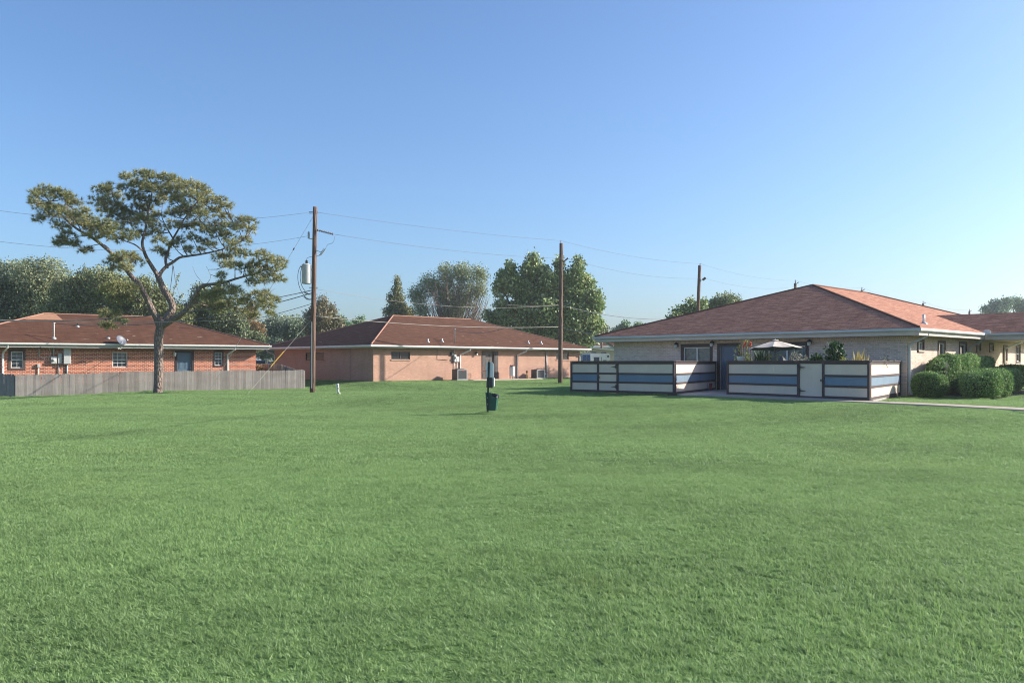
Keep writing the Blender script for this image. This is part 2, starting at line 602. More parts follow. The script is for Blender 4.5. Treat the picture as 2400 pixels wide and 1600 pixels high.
def window(house, wl, a, b, c, d, style='sash', trim=None, tw=.1, sill=None, back=None, label=None, grid=None, fmat=None, tz=None):
    """window > frame, sill, trim, curtain; the pane is the window's own mesh"""
    fmat = fmat or M_white
    fw = .045
    mb = MB(wl.M); mb.quad((a + fw, .075, c + fw), (b - fw, .075, c + fw), (b - fw, .075, d - fw), (a + fw, .075, d - fw))
    w = mb.build('window', GLASS, house)
    if label: w['label'] = label
    fr = MB(wl.M)
    y0, y1 = .04, .11
    fr.box(a, b, y0, y1, c, c + fw); fr.box(a, b, y0, y1, d - fw, d)
    fr.box(a, a + fw, y0, y1, c + fw, d - fw); fr.box(b - fw, b, y0, y1, c + fw, d - fw)
    m = (c + d) / 2
    if style == 'sash':
        fr.box(a + fw, b - fw, y0 + .005, y1 - .01, m - .022, m + .022)
    if style == 'slide':
        cx = (a + b) / 2
        fr.box(cx - .03, cx + .03, y0 + .005, y1 - .01, c + fw, d - fw)
    if grid:
        gx, gzn = grid
        for i in range(1, gx):
            x = a + fw + (b - a - 2 * fw) * i / gx
            fr.box(x - .009, x + .009, .062, .072, c + fw, d - fw)
        for i in range(1, gzn):
            z = c + fw + (d - c - 2 * fw) * i / gzn
            if abs(z - m) > .04:
                fr.box(a + fw, b - fw, .060, .071, z - .009, z + .009)
    fr.build('frame', fmat, w)
    bk = MB(wl.M); bk.box(a + .005, b - .005, .17, .19, c + .005, d - .005)
    bk.build('curtain_or_dark_room', back or M_curtain, w)  # a curtain; in M_dark, a sheet painted with the room's darkness
    if trim:
        t = MB(wl.M); q = .03
        t.box(a - tw, b + tw, -q, .02, d, d + tw * 1.15); t.box(a - tw, b + tw, -q, .02, c - tw, c)
        t.box(a - tw, a, -q, .02, c, d); t.box(b, b + tw, -q, .02, c, d)
        t.build('trim', trim, w)
    if sill:
        MB(wl.M).box(a - .05, b + .05, -.06, .1, c - .07, c).build('sill', sill, w, uv=True)
    return w

def downspout(house, wl, x, z0, ztop, mat, over=.75, dx=0.0, w_=.045):
    """a gutter outlet, its slanted elbow back to the wall and the pipe down it"""
    mb = MB(wl.M)
    y = -over + .07
    pts = [(x + dx, y, ztop), (x + dx, y, ztop - .12), (x + dx, y + .02, ztop - .2), (x, -.07, ztop - .45 - over * .12), (x, -.06, ztop - .6 - over * .12), (x, -.06, z0 + .12), (x, -.16, z0 + .02)]
    mb.tube(pts, w_, 6)
    return mb.build('downspout', mat, house, smooth=False)

def hip_roof(house, x0, x1, y0, y1, ze, pitch, mat, gut, gmat, sofmat, zs, caps=None, name=''):
    """hip roof over the eave rectangle; ridge along the longer side"""
    W, D = x1 - x0, y1 - y0
    if W >= D:
        r = D / 2; A = (x0 + r, y0 + r); B = (x1 - r, y0 + r)
    else:
        r = W / 2; A = (x0 + r, y0 + r); B = (x0 + r, y1 - r)
    zr = ze + r * pitch
    c = [(x0, y0, ze), (x1, y0, ze), (x1, y1, ze), (x0, y1, ze)]
    a, b = (A[0], A[1], zr), (B[0], B[1], zr)
    if W >= D:
        fs = [(0, 1, 5, 4), (1, 2, 5), (2, 3, 4, 5), (3, 0, 4)]
    else:
        fs = [(0, 1, 4), (1, 2, 5, 4), (2, 3, 5), (3, 0, 4, 5)]
    mb = MB(); mb.add(c + [a, b], fs)
    t = .03   # edge of the shingles
    mb.add([(x, y, ze - t) for x, y, z in c] + c, [(0, 1, 5, 4), (1, 2, 6, 5), (2, 3, 7, 6), (3, 0, 4, 7)])
    ro = mb.build('roof', mat, house, uv=True)
    if caps:
        cp = MB()
        ends = ([(0, a), (3, a), (1, b), (2, b)] if W >= D else [(0, a), (1, a), (2, b), (3, b)])
        for i, e in ends:
            p, q = Vector(c[i]), Vector(e)
            n = Vector((0, 0, .012))
            cp.tube([p + n, q + n], .055, 6)
        cp.tube([Vector(a) + n, Vector(b) + n], .055, 6)
        cp.build('ridge_cap', caps, ro)
    # gutters: K profile along each side (outside the eave line)
    prof = [(0, -t), (.125, -t), (.125, -t - .085), (.10, -.145), (0, -.145)]
    sides = [((x0 - .12, y0), (x1 + .12, y0), (0, -1)), ((x1, y0), (x1, y1), (1, 0)), ((x1 + .12, y1), (x0 - .12, y1), (0, 1)), ((x0, y1), (x0, y0), (-1, 0))]
    for (p, q, o) in sides:
        g = MB()
        g.hexa([(p[0] + o[0] * u, p[1] + o[1] * u, ze + v) for u, v in prof], [(q[0] + o[0] * u, q[1] + o[1] * u, ze + v) for u, v in prof])
        g.build('gutter', gmat, house)
    fs_ = MB()
    fs_.box(x0 + .002, x1 - .002, y0 + .002, y0 + .03, zs, ze - t - .003); fs_.box(x0 + .002, x1 - .002, y1 - .03, y1 - .002, zs, ze - t - .003)
    fs_.box(x0 + .002, x0 + .03, y0 + .03, y1 - .03, zs, ze - t - .003); fs_.box(x1 - .03, x1 - .002, y0 + .03, y1 - .03, zs, ze - t - .003)
    fs_.build('fascia', sofmat, house)
    so = MB()
    so.box(x0 + .03, x1 - .03, y0 + .03, y1 - .03, zs + .01, zs + .03)
    so.build('soffit', sofmat, house)
    return ro, zr

def roof_z(x0, x1, y0, y1, ze, pitch, x, y):
    return ze + pitch * min(x - x0, x1 - x, y - y0, y1 - y)

def vent_pipe(house, x, y, z, h=.3, r=.04, mat=None):
    o = MB(); o.lathe([(r, -.1), (r, h)], (x, y, z), 10)
    v = o.build('vent_pipe', mat or M_white, house, smooth=True)
    MB().lathe([(r * 3, -.06), (r * 2.6, .0), (r * 1.2, .07)], (x, y, z), 12).build('flashing', M_galv, v, smooth=True)
    return v
# ------------------------------------------------------------------ building materials
BR_red = brick_mat('red_brick', (.54, .135, .062), (.27, .05, .03), (.66, .46, .35), bw=.24, bh=.085, ms=.015, stain=(.8, .75, .75), soft=.3, third=(.10, .03, .028), smear=.12)
BR_reds = brick_mat('red_brick_soldier_course', (.40, .105, .055), (.27, .06, .04), (.42, .33, .26), bw=.075, bh=.21, stain=(.75, .7, .7), soft=.4)
BR_pink = brick_mat('painted_salmon_brick', (.50, .315, .235), (.43, .26, .19), (.33, .19, .145), ms=.010, stain=(.78, .74, .74), soft=.35)
BR_cream = brick_mat('cream_grey_brick', (.72, .565, .465), (.52, .39, .32), (.74, .62, .53), stain=(.86, .78, .72), soft=.5, third=(.50, .38, .28))
BR_creams = brick_mat('cream_brick_soldier_course', (.66, .50, .38), (.48, .36, .27), (.68, .57, .47), bw=.075, bh=.22, stain=(.78, .70, .62), soft=.4)
SH_old = shingle_mat('old_brown_shingles', (.132, .062, .038), (.10, .047, .031), (.060, .031, .022), rowh=.14, w_=.9, patch=.55, patchcol=(.68, .62, .62), third=(.175, .088, .052))
SH_new = shingle_mat('laminated_red_brown_shingles', (.54, .25, .155), (.37, .165, .11), (.16, .075, .052), rowh=.16, w_=.42, patch=.25, patchcol=(.82, .76, .74), third=(.60, .34, .23))

def ray_roof(H, y0, ze, pitch, px, py):
    """point of a front roof slope seen at a pixel, in the house frame"""
    Hi = H.inverted()
    o = Hi @ Vector((0, 0, CAMZ))
    d = Hi.to_3x3() @ Vector(((px - HX) / FPX, 1, (HY - py) / FPX))
    t = (ze + pitch * (o.y - y0) - o.z) / (d.z - pitch * d.y)
    return o + d * t

def lamp(house, wl, s, z, body, glass):
    mb = MB(wl.M)
    mb.box(s - .05, s + .05, -.03, 0, z - .08, z + .08)
    mb.tube([(s, -.02, z + .05), (s, -.1, z + .12), (s, -.16, z + .08)], .018, 6)
    mb.lathe([(.03, .10), (.095, .03), (.1, .0)], (s, -.16, z), 12)
    l = mb.build('wall_lamp', body, house, smooth=False)
    MB(wl.M).lathe([(.04, -.16), (.075, -.14), (.085, 0)], (s, -.16, z - .002), 12).build('glass_shade', glass, l, smooth=True)
    return l

def door(house, wl, a, b, z0, top, mat, trim, tw=.12, panels=((.12, .45, .10, .78), (.55, .88, .10, .78), (.12, .45, .9, 1.5), (.55, .88, .9, 1.5), (.12, .45, 1.62, 1.88), (.55, .88, 1.62, 1.88)), rec=.09, shutters=None):
    w_ = b - a
    mb = MB(wl.M); mb.box(a, b, rec, rec + .04, z0, top)
    d = mb.build('door', mat, house)
    pn = MB(wl.M)
    sc = (top - z0) / 2.03
    for x0, x1, q0, q1 in panels:
        xa, xb, za, zb = a + w_ * x0, a + w_ * x1, z0 + q0 * sc, z0 + q1 * sc
        t = .02
        pn.box(xa, xb, rec - .012, rec, za, za + t); pn.box(xa, xb, rec - .012, rec, zb - t, zb)
        pn.box(xa, xa + t, rec - .012, rec, za + t, zb - t); pn.box(xb - t, xb, rec - .012, rec, za + t, zb - t)
        pn.box(xa + .05, xb - .05, rec - .008, rec, za + .05, zb - .05)
    pn.build('panel_moulding', mat, d)
    k = MB(wl.M)
    k.tube([(a + w_ * .92, rec, z0 + .95), (a + w_ * .92, rec - .06, z0 + .95)], [.025, .03], 8)
    k.build('handle', M_galv, d, smooth=False)
    MB(wl.M).tube([(a + w_ * .92, rec, z0 + 1.1), (a + w_ * .92, rec - .02, z0 + 1.1)], .025, 8).build('lock', M_galv, d)
    f = MB(wl.M)
    f.box(a - tw, a, -.03, .03, z0, top); f.box(b, b + tw, -.03, .03, z0, top); f.box(a - tw, b + tw, -.03, .03, top, top + tw)
    f.build('door_frame', trim, house)
    MB(wl.M).box(a - .02, b + .02, -.12, .1, z0 - .05, z0 - .002).build('threshold', M_concrete, house)
    return d

# ================================================================== RIGHT HOUSE
rh = thing('brick_house', 'cream brick house with reddish shingled hip roof, behind the striped patio fences', 'house', (5.30, 43.25, PAD), R_(-45))
RE, RP, RZS = 2.63, .3333, 2.33
r_front = Wall(RH, Matrix.Identity(4), 14.6)
r_side = Wall(RH, Matrix.Translation((14.6, 0, 0)) @ Matrix.Rotation(R_(90), 4, 'Z'), 21.6)
r_left = Wall(RH, Matrix.Translation((0, 21.6, 0)) @ Matrix.Rotation(R_(-90), 4, 'Z'), 21.6)
r_back = Wall(RH, Matrix.Translation((14.6, 21.6, 0)) @ Matrix.Rotation(R_(180), 4, 'Z'), 14.6)
w1 = (r_front.s(1602), r_front.s(1664), .55, r_front.z(1633, 813.5))
w2 = (r_front.s(1888) - 1.75, r_front.s(1888), .55, r_front.z(1880, 809.5))
da = r_front.s(1687.5); dr = (da, da + .92, 0.0, r_front.z(1700, 811))
def sw(p0, p1, y0, y1=None, zb=.6, inset=.07):
    a, b = r_side.s(p0), r_side.s(p1)
    m = (p0 + p1) / 2
    return (a + inset, b - inset, (r_side.z(m, y1) + inset) if y1 else zb, r_side.z(m, y0) - inset)
SWs = [sw(2150, 2165, 797, 824.5), sw(2198, 2215, 800), sw(2248, 2265, 802.3), sw(2288.5, 2298, 803, 825.5), sw(2318.7, 2328.5, 804.8, 825.5), sw(2351.8, 2360.5, 810, 849), sw(2381, 2391, 808, 850)]
mb = MB()
wall_mesh(mb, r_front, RZS, [w1, w2, dr]); wall_mesh(mb, r_side, RZS, SWs)
wall_mesh(mb, r_left, RZS, []); wall_mesh(mb, r_back, RZS, [])  # distance haze is put into this paler, bluer leaf colour
mb.build('wall', BR_cream, rh, uv=True)
mb = MB()
mb.M = r_front.M
mb.box(0.0, 14.6, -.004, -.0005, 2.11, RZS)
mb.M = r_side.M
mb.box(0.0, 21.6, -.004, -.0005, 2.11, RZS)
mb.build('soldier_course', BR_creams, rh, uv=True)
window(rh, r_front, *w1, style='slide', trim=M_brown, tw=.14, back=pmat('mottled_blind', (.52, .50, .44), .6, .4, 6), label='wide white sliding window left of the blue door')  # left window's blind: matt pale colour with strong random mottling
window(rh, r_front, *w2, style='slide', trim=M_brown, tw=.14, back=pmat('teal_curtain', (.20, .30, .33), .8, .25, 5), label='wide window half hidden by the parasol')
door(rh, r_front, *dr, M_bluedoor2, M_brown, .14)
for i, wv in enumerate(SWs):
    window(rh, r_side, *wv, style='sash' if i in (1, 2, 6) else 'slide', trim=M_brown2, tw=.09, back=M_dark, sill=BR_creams if i in (0, 3, 4, 5) else None)
M_shade = pmat('frosted_lamp_glass', (.65, .64, .6), .3, .05, 3, bmp=0)
for px, py in ((1588, 808), (1672, 804), (1900, 801.5)):
    lamp(rh, r_front, r_front.s(px), r_front.z(px, py), M_black, M_shade)

def part_gutter(house, p, q, o, ze, mat, t=.03):
    prof = [(0, -t), (.125, -t), (.125, -t - .085), (.10, -.145), (0, -.145)]
    MB().hexa([(p[0] + o[0] * u, p[1] + o[1] * u, ze + v) for u, v in prof], [(q[0] + o[0] * u, q[1] + o[1] * u, ze + v) for u, v in prof]).build('gutter', mat, house)

_, rzr = hip_roof(rh, -.7, 15.3, -.7, 22.3, RE, RP, SH_new, None, M_greyg, M_cream, RZS, caps=SH_new)
for o in list(rh.children):       # the side gutter stops at the wing: rebuild it in two runs
    if o.name.startswith('gutter') and min(v.co.x for v in o.data.vertices) > 15.2:
        bpy.data.objects.remove(o)
part_gutter(rh, (15.3, -.82), (15.3, 7.40), (1, 0), RE, M_whiteg)
part_gutter(rh, (15.3, 13.84), (15.3, 22.42), (1, 0), RE, M_whiteg)
# wing over the passage on the right
wy0, wy1 = 7.52, 13.72
wym = (wy0 + wy1) / 2; wzr = RE + RP * (wym - wy0)
mb = MB()
mb.quad((15.3, wy0, RE), (31, wy0, RE), (31, wym, wzr), (12.2, wym, wzr))
mb.quad((31, wy1, RE), (15.3, wy1, RE), (12.2, wym, wzr), (31, wym, wzr))
mb.quad((15.3, wy0, RE - .03), (31, wy0, RE - .03), (31, wy0, RE), (15.3, wy0, RE))
mb.quad((31, wy0, RE), (31, wy1, RE), (31, wym, wzr), (31, wym, wzr))
mb.build('wing_roof', SH_new, rh, uv=True)
part_gutter(rh, (15.45, wy0), (31, wy0), (0, -1), RE, M_greyg)
part_gutter(rh, (15.45, wy1), (31, wy1), (0, 1), RE, M_greyg)
mb = MB()
mb.box(15.32, 31, wy0 + .005, wy0 + .035, RZS - .02, RE - .035); mb.box(15.32, 31, wy1 - .035, wy1 - .005, RZS - .02, RE - .035)
mb.build('wing_fascia', M_cream, rh)
MB().box(15.33, 30.9, wy0 + .036, wy1 - .036, RZS + .01, RZS + .03).build('wing_soffit', M_cream, rh)
# splash guard where the two gutters meet
mb = MB()
mb.hexa([(15.28, 7.36, RE - .05), (15.60, 7.36, RE - .05), (15.60, 7.36, RE + .05), (15.50, 7.36, RE + .13), (15.38, 7.36, RE + .13), (15.28, 7.36, RE + .05)],
        [(15.28, 7.38, RE - .05), (15.60, 7.38, RE - .05), (15.60, 7.38, RE + .05), (15.50, 7.38, RE + .13), (15.38, 7.38, RE + .13), (15.28, 7.38, RE + .05)])
mb.build('splash_guard', M_whiteg, rh)
mb = MB(); mb.box(21, 31, 8.3, 13.0, -.4, RZS); mb.build('wing_wall', BR_cream, rh, uv=True)
downspout(rh, r_side, .12, 0, RE - .1, M_greyg, .75, .2, .055)
downspout(rh, r_side, r_side.s(2269), 0, RE - .1, M_greyg, .75, .12, .05)
downspout(rh, r_side, 13.2, 0, RE - .1, M_whiteg, .75, .85, .05)
downspout(rh, r_left, 21.35, 0, RE - .1, M_whiteg, .75, .1, .07)
pv = ray_roof(RH @ Matrix.Translation((15.3, 0, 0)) @ Matrix.Rotation(R_(90), 4, 'Z'), 0, RE, RP, 2165, 758)
pq = (Matrix.Translation((15.3, 0, 0)) @ Matrix.Rotation(R_(90), 4, 'Z')) @ pv
vent_pipe(rh, pq.x, pq.y, pq.z, .38, .055, M_white)

# ================================================================== MIDDLE HOUSE
mh = thing('brick_house', 'low salmon painted brick house with brown hip roof, in the middle distance', 'house', (-9.5, 57, PAD), R_(45))
ME, MP, MZS = 2.51, .345, 2.29
m_front = Wall(MH, Matrix.Identity(4), 21.8)
m_left = Wall(MH, Matrix.Translation((0, 13.4, 0)) @ Matrix.Rotation(R_(-90), 4, 'Z'), 13.4)
m_right = Wall(MH, Matrix.Translation((21.8, 0, 0)) @ Matrix.Rotation(R_(90), 4, 'Z'), 13.4)
m_back = Wall(MH, Matrix.Translation((21.8, 13.4, 0)) @ Matrix.Rotation(R_(180), 4, 'Z'), 21.8)
def ow(wl, p0, p1, y0, y1):
    m = (p0 + p1) / 2
    return (wl.s(p0), wl.s(p1), wl.z(m, y1), wl.z(m, y0))
mw1 = ow(m_front, 917, 961, 824.2, 842)
mw2 = ow(m_front, 1303.7, 1333, 826, 842.5)
mw3 = ow(m_left, 716, 759.5, 826, 844.5)
md = (m_front.s(1137.5), m_front.s(1137.5) + .95, 0.0, m_front.z(1150, 824.5))
mb = MB()
wall_mesh(mb, m_front, MZS, [mw1, mw2, md]); wall_mesh(mb, m_left, MZS, [mw3])
wall_mesh(mb, m_right, MZS, []); wall_mesh(mb, m_back, MZS, [])
mb.build('wall', BR_pink, mh, uv=True)
M_brz = pmat('dark_bronze_frame', (.03, .026, .024), .5, .15, 6)
M_pane = pmat('dark_tinted_pane', (.012, .013, .014), .25, .1, 3, bmp=0)
for wl, o in ((m_front, mw1), (m_front, mw2), (m_left, mw3)):
    w_o = window(mh, wl, *o, style='slide', back=M_dark, fmat=M_brz, sill=BR_pink)
    w_o.data.materials[0] = M_pane
M_doordk = pmat('dark_brown_door', (.045, .038, .034), .5, .2, 4)
door(mh, m_front, *md, M_doordk, M_brz, .07)
mb = MB(m_front.M)
for a, b in ((m_front.s(1129.3), md[0] - .075), (md[1] + .075, m_front.s(1167))):
    mb.box(a, b, -.035, 0.0, .05, md[3] + .07)
    for k in range(22):
        z = .12 + k * (md[3] - .1) / 22
        mb.box(a + .05, b - .05, -.045, -.035, z, z + .05)
mb.build('shutters', M_brown, mh)
hip_roof(mh, -.6, 22.4, -.6, 14.0, ME, MP, SH_old, None, M_whiteg, M_greysof, MZS, caps=pmat('pale_ridge_shingles', (.33, .17, .12), .9, .2, 4))  # caps coloured paler and more orange than the roof shingles
MB(m_left.M).box(m_left.s(820.7) - .015, m_left.s(820.7) + .015, -.006, -.001, -.2, MZS).build('control_joint', M_brown, mh)
for pxp, pxo in ((1077.5, 1091), (1211.5, 1225)):
    s0 = m_front.s(pxp)
    downspout(mh, m_front, s0, 0, ME - .1, M_whiteg, .65, .55, .05)
downspout(mh, m_front, 21.7, 0, ME - .1, M_whiteg, .65, .45, .05)
downspout(mh, m_left, .12, 0, ME - .1, M_greyg, .65, -.3, .05)
for px, py, h in ((1003, 801, .22), (1036.5, 800, .22), (1238.5, 804, .22), (1268.5, 805, .2)):
    p = ray_roof(MH, -.6, ME, MP, px, py)
    vent_pipe(mh, p.x, p.y, p.z, h, .05)
p = ray_roof(MH, -.6, ME, MP, 1065.5, 803.5)
MB().tube([(p.x, p.y, p.z - .2), (p.x, p.y, p.z + .98), (p.x + .02, p.y - .02, p.z + 1.05)], [.035, .035, .06], 8).build('service_mast', M_galv, mh, smooth=True)
MHEAD = MH @ Vector((p.x, p.y, p.z + 1.0))
lamp(mh, m_front, m_front.s(1114), m_front.z(1114, 828), M_black, M_shade)
def wbox(wl, p0, p1, y0, y1, dep, name, mat, house, door_=True):
    m = (p0 + p1) / 2
    a, b, c, d = wl.s(p0), wl.s(p1), wl.z(m, y1), wl.z(m, y0)
    mb = MB(wl.M); mb.box(a, b, -dep, -.002, c, d)
    o = mb.build(name, mat, house, bevel=.008)
    if door_:
        MB(wl.M).box(a + .02, b - .02, -dep - .012, -dep - .001, c + .02, d - .02).build('cover', mat, o, bevel=.004)
    return o
def conduit(wl, px, y0, y1, r, name, mat, house):
    s = wl.s(px)
    return MB(wl.M).tube([(s, -.05, wl.z(px, y0)), (s, -.05, wl.z(px, y1))], r, 6).build(name, mat, house, smooth=True)
o = wbox(m_front, 1061.5, 1066.5, 831, 848, .16, 'meter_box', M_boxgrey, mh)
MB(m_front.M).tube([(m_front.s(1064), -.16, m_front.z(1064, 838)), (m_front.s(1064), -.26, m_front.z(1064, 838))], .085, 12).build('meter_dial', M_shade, o, smooth=True)
wbox(m_front, 1068, 1074, 835.5, 848, .12, 'breaker_box', M_boxgrey, mh)
o = wbox(m_front, 1055.5, 1061, 824.5, 832, .14, 'junction_box', M_dkgrey, mh)
conduit(m_front, 1063.5, 848, 870, .025, 'conduit', M_galv, mh)
conduit(m_front, 1070.5, 848, 880, .025, 'conduit', M_galv, mh)
conduit(m_front, 1063.5, 817, 831, .03, 'conduit', M_galv, mh)
s0, z0 = m_front.s(1024), m_front.z(1024, 818)
MB(m_front.M).tube([(s0, -.03, z0), (s0, -.03, z0 - .75), (s0 + 1.0, -.03, z0 - .8)], .012, 5).build('wall_cable', M_black, mh)

# ================================================================== LEFT HOUSE
lh = thing('brick_house', 'red brick house with brown hip roof behind the pine and wooden fence', 'house', (-32.12, 47.13, PAD), R_(34))
LE, LP, LZS = 2.47, .3333, 2.17
l_front = Wall(LH, Matrix.Identity(4), 17.6)
l_left = Wall(LH, Matrix.Translation((0, 10.6, 0)) @ Matrix.Rotation(R_(-90), 4, 'Z'), 10.6)
l_right = Wall(LH, Matrix.Translation((17.6, 0, 0)) @ Matrix.Rotation(R_(90), 4, 'Z'), 10.6)
l_back = Wall(LH, Matrix.Translation((17.6, 10.6, 0)) @ Matrix.Rotation(R_(180), 4, 'Z'), 17.6)
lw1 = ow(l_front, 25.5, 54, 823.4, 862)
lw2 = ow(l_front, 263.5, 298.5, 825, 860)
lw3 = ow(l_front, 503, 521, 825, 856.5)
ld = (l_front.s(415.5), l_front.s(449.5), 0.0, l_front.z(432, 826))
mb = MB()
wall_mesh(mb, l_front, LZS, [lw1, lw2, lw3, ld]); wall_mesh(mb, l_left, LZS, [])
wall_mesh(mb, l_right, LZS, []); wall_mesh(mb, l_back, LZS, [])
mb.build('wall', BR_red, lh, uv=True)
mb = MB(l_front.M); mb.box(0, 17.6, -.004, -.0005, LZS - .2, LZS); mb.build('soldier_course', BR_reds, lh, uv=True)
window(lh, l_front, *lw1, trim=M_brown2, tw=.13, grid=(2, 4), back=M_curtain, label='white gridded window with a wide brown frame at the far left')
window(lh, l_front, *lw2, grid=(3, 4), back=M_curtain, label='white gridded window without trim left of the pine trunk')
window(lh, l_front, *lw3, trim=M_brown, tw=.07, grid=(2, 4), back=M_blind, label='narrow white gridded window right of the blue door')
door(lh, l_front, *ld, M_bluedoor, M_brown, .13)
hip_roof(lh, -.7, 18.3, -.7, 11.3, LE, LP, SH_old, None, M_whiteg, M_greysof, LZS, caps=MATS['pale_ridge_shingles'])
# the lighter repaired patch below the left end of the ridge
pts = [ray_roof(LH, -.7, LE, LP, px, py) for px, py in ((57, 748.5), (147, 750), (127, 733.5), (106, 732.5))]
n = Vector((0, -LP, 1)).normalized() * .012
MB().hexa([p + n * .1 for p in pts], [p + n for p in pts]).build('roof_patch', pmat('tan_replacement_shingles', (.36, .185, .105), .9, .2, 3, stretch=(1, 1, 6)), lh)
downspout(lh, l_front, l_front.s(533), 0, LE - .1, M_whiteg, .75, .35, .055)
downspout(lh, l_front, l_front.s(6.5), 0, LE - .1, M_whiteg, .75, .22, .06)
lamp(lh, l_front, l_front.s(408.5), l_front.z(408.5, 829), M_white, M_shade)
p = ray_roof(LH, -.7, LE, LP, 126.5, 793)
mm = MB().tube([(p.x, p.y, p.z - .2), (p.x, p.y, p.z + .88), (p.x + .03, p.y, p.z + .96)], [.04, .04, .07], 8).build('service_mast', M_white, lh, smooth=True)
MB().lathe([(.16, -.08), (.13, .02), (.05, .1)], (p.x, p.y, p.z), 12).build('flashing', M_galv, mm, smooth=True)
LHEAD = LH @ Vector((p.x, p.y, p.z + .92))
for px, py, h, mt in ((182, 765, .2, M_black), (254, 792.5, .16, M_black)):
    q = ray_roof(LH, -.7, LE, LP, px, py)
    vent_pipe(lh, q.x, q.y, q.z, h, .045, mt)
o = wbox(l_front, 118.5, 132.5, 835, 852, .15, 'meter_box', M_boxgrey, lh)
s0, z0 = l_front.s(125.5), l_front.z(125.5, 843.5)
MB(l_front.M).tube([(s0, -.15, z0), (s0, -.24, z0)], .085, 14).build('meter_dial', M_shade, o, smooth=True)
wbox(l_front, 135, 144.5, 828, 851.8, .15, 'breaker_box', M_boxgrey, lh)
wbox(l_front, 148, 165, 816, 852.8, .26, 'electric_cabinet', M_boxgrey, lh)
conduit(l_front, 91.3, 812, 835, .03, 'conduit', M_galv, lh)
conduit(l_front, 125.7, 810, 835, .045, 'conduit', M_galv, lh)
conduit(l_front, 137.5, 851.8, 885, .03, 'conduit', M_galv, lh)
conduit(l_front, 157, 852.8, 885, .05, 'conduit', M_galv, lh)
wbox(l_front, 86.5, 94, 853, 861, .12, 'telephone_box', M_boxgrey, lh)
conduit(l_front, 89.8, 861, 885, .03, 'conduit', M_white, lh)
a, b = l_front.s(91), l_front.s(120)
MB(l_front.M).tube([(a, -.05, l_front.z(91, 834)), (a + .3, -.05, l_front.z(98, 841)), (b - .4, -.06, l_front.z(110, 838)), (b, -.06, l_front.z(119, 834.5))], .012, 5).build('wall_cable', M_white, lh)
a = l_front.s(115)
MB(l_front.M).tube([(a, -.04, LZS), (a + .08, -.04, LZS - .35), (a - .06, -.04, LZS - .75)], .01, 5).build('wall_cable', M_white, lh)
# ------------------------------------------------------------------ wooden picket fence (left)
M_picket = wood_mat('weathered_grey_boards', [(0.0, (.235, .215, .20)), (.5, (.30, .27, .25)), (1.0, (.37, .34, .31))])
def picket_fence(name, label, pts, h, seed=1, hf=None):
    rr = random.Random(seed)
    root = thing(name, label, 'fence', (pts[0].x, pts[0].y, gz(pts[0].x, pts[0].y)))
    o = Vector(root.location)
    bd, rl, po = MB(), MB(), []
    for a, b in zip(pts[:-1], pts[1:]):
        a, b = Vector((a.x, a.y, 0)), Vector((b.x, b.y, 0))
        L = (b - a).length; d = (b - a) / L; nrm = Vector((-d.y, d.x, 0))
        k, W = 0.0, .14
        while k < L - .02:
            w_ = min(W, L - k) - .008
            p = a + d * k
            z = gz(p.x, p.y) - .06
            hh = h + .06 + rr.uniform(-.018, .018)
            lean = rr.uniform(-.01, .01)
            off = nrm * rr.uniform(-.003, .003)
            c = .03
            prof = [(0, 0), (w_, 0), (w_ + lean, hh - c), (w_ - c + lean, hh), (c + lean, hh), (lean, hh - c)]
            f = [p + d * u + off + Vector((0, 0, z + v)) - o for u, v in prof]
            g = [q + nrm * .018 for q in f]
            bd.add(f + g, [(0, 1, 2, 3, 4, 5), (11, 10, 9, 8, 7, 6)] + [(i, i + 6, (i + 1) % 6 + 6, (i + 1) % 6) for i in range(6)])
            k += W
        for zz in (.25, h - .25):
            p0 = a + nrm * .022 + Vector((0, 0, gz(a.x, a.y) + zz)) - o; p1 = b + nrm * .022 + Vector((0, 0, gz(b.x, b.y) + zz)) - o
            up = Vector((0, 0, .09)); th = nrm * .038
            rl.hexa([p0, p0 + th, p0 + th + up, p0 + up], [p1, p1 + th, p1 + th + up, p1 + up])
        n_ = max(1, int(round(L / 2.4)))
        for i in range(n_ + 1):
            q = a + d * (L * i / n_) + nrm * .11
            zq = gz(q.x, q.y)
            m = MB(); m.box(q.x - o.x - .045, q.x - o.x + .045, q.y - o.y - .045, q.y - o.y + .045, zq - .3 - o.z, zq + h - .06 - o.z)
            po.append(m)
    bd.build('boards', M_picket, root)
    rl.build('rails', M_picket, root)
    for m in po:
        m.build('post', M_picket, root)
    return root
A_ = G(36, 930.5); B_ = G(265, 923.3); C_ = G(386, 919.5); D_ = G(714, 911)
picket_fence('wooden_fence', 'long weathered grey wooden board fence with sunlit boards, behind the pine trunk', [A_, (A_ + D_) / 2, D_], 1.24, 3)
picket_fence('wooden_fence', 'short shaded grey board fence section at the far left corner of the sunlit fence', [A_ + Vector((-9, -.6, 0)), A_ + Vector((-.05, .02, 0))], 1.26, 5)
picket_fence('wooden_fence', 'dark back run of board fence seen above the sunlit fence near the left house corner', [D_ + Vector((-.1, .15, 0)), Vector((-18.6, 60.2, 0))], 1.25, 8)

# ------------------------------------------------------------------ patio fences (right)
M_ptan = pmat('tan_fence_panel', (.72, .57, .45), .7, .1, 1.2, stretch=(1, 1, .5), bmp=.05)
M_pblue = pmat('blue_fence_panel', (.145, .22, .30), .6, .12, 1.2, stretch=(1, 1, .5), bmp=.05)
M_pbrown = pmat('brown_fence_trim', (.052, .030, .032), .6, .2, 4)

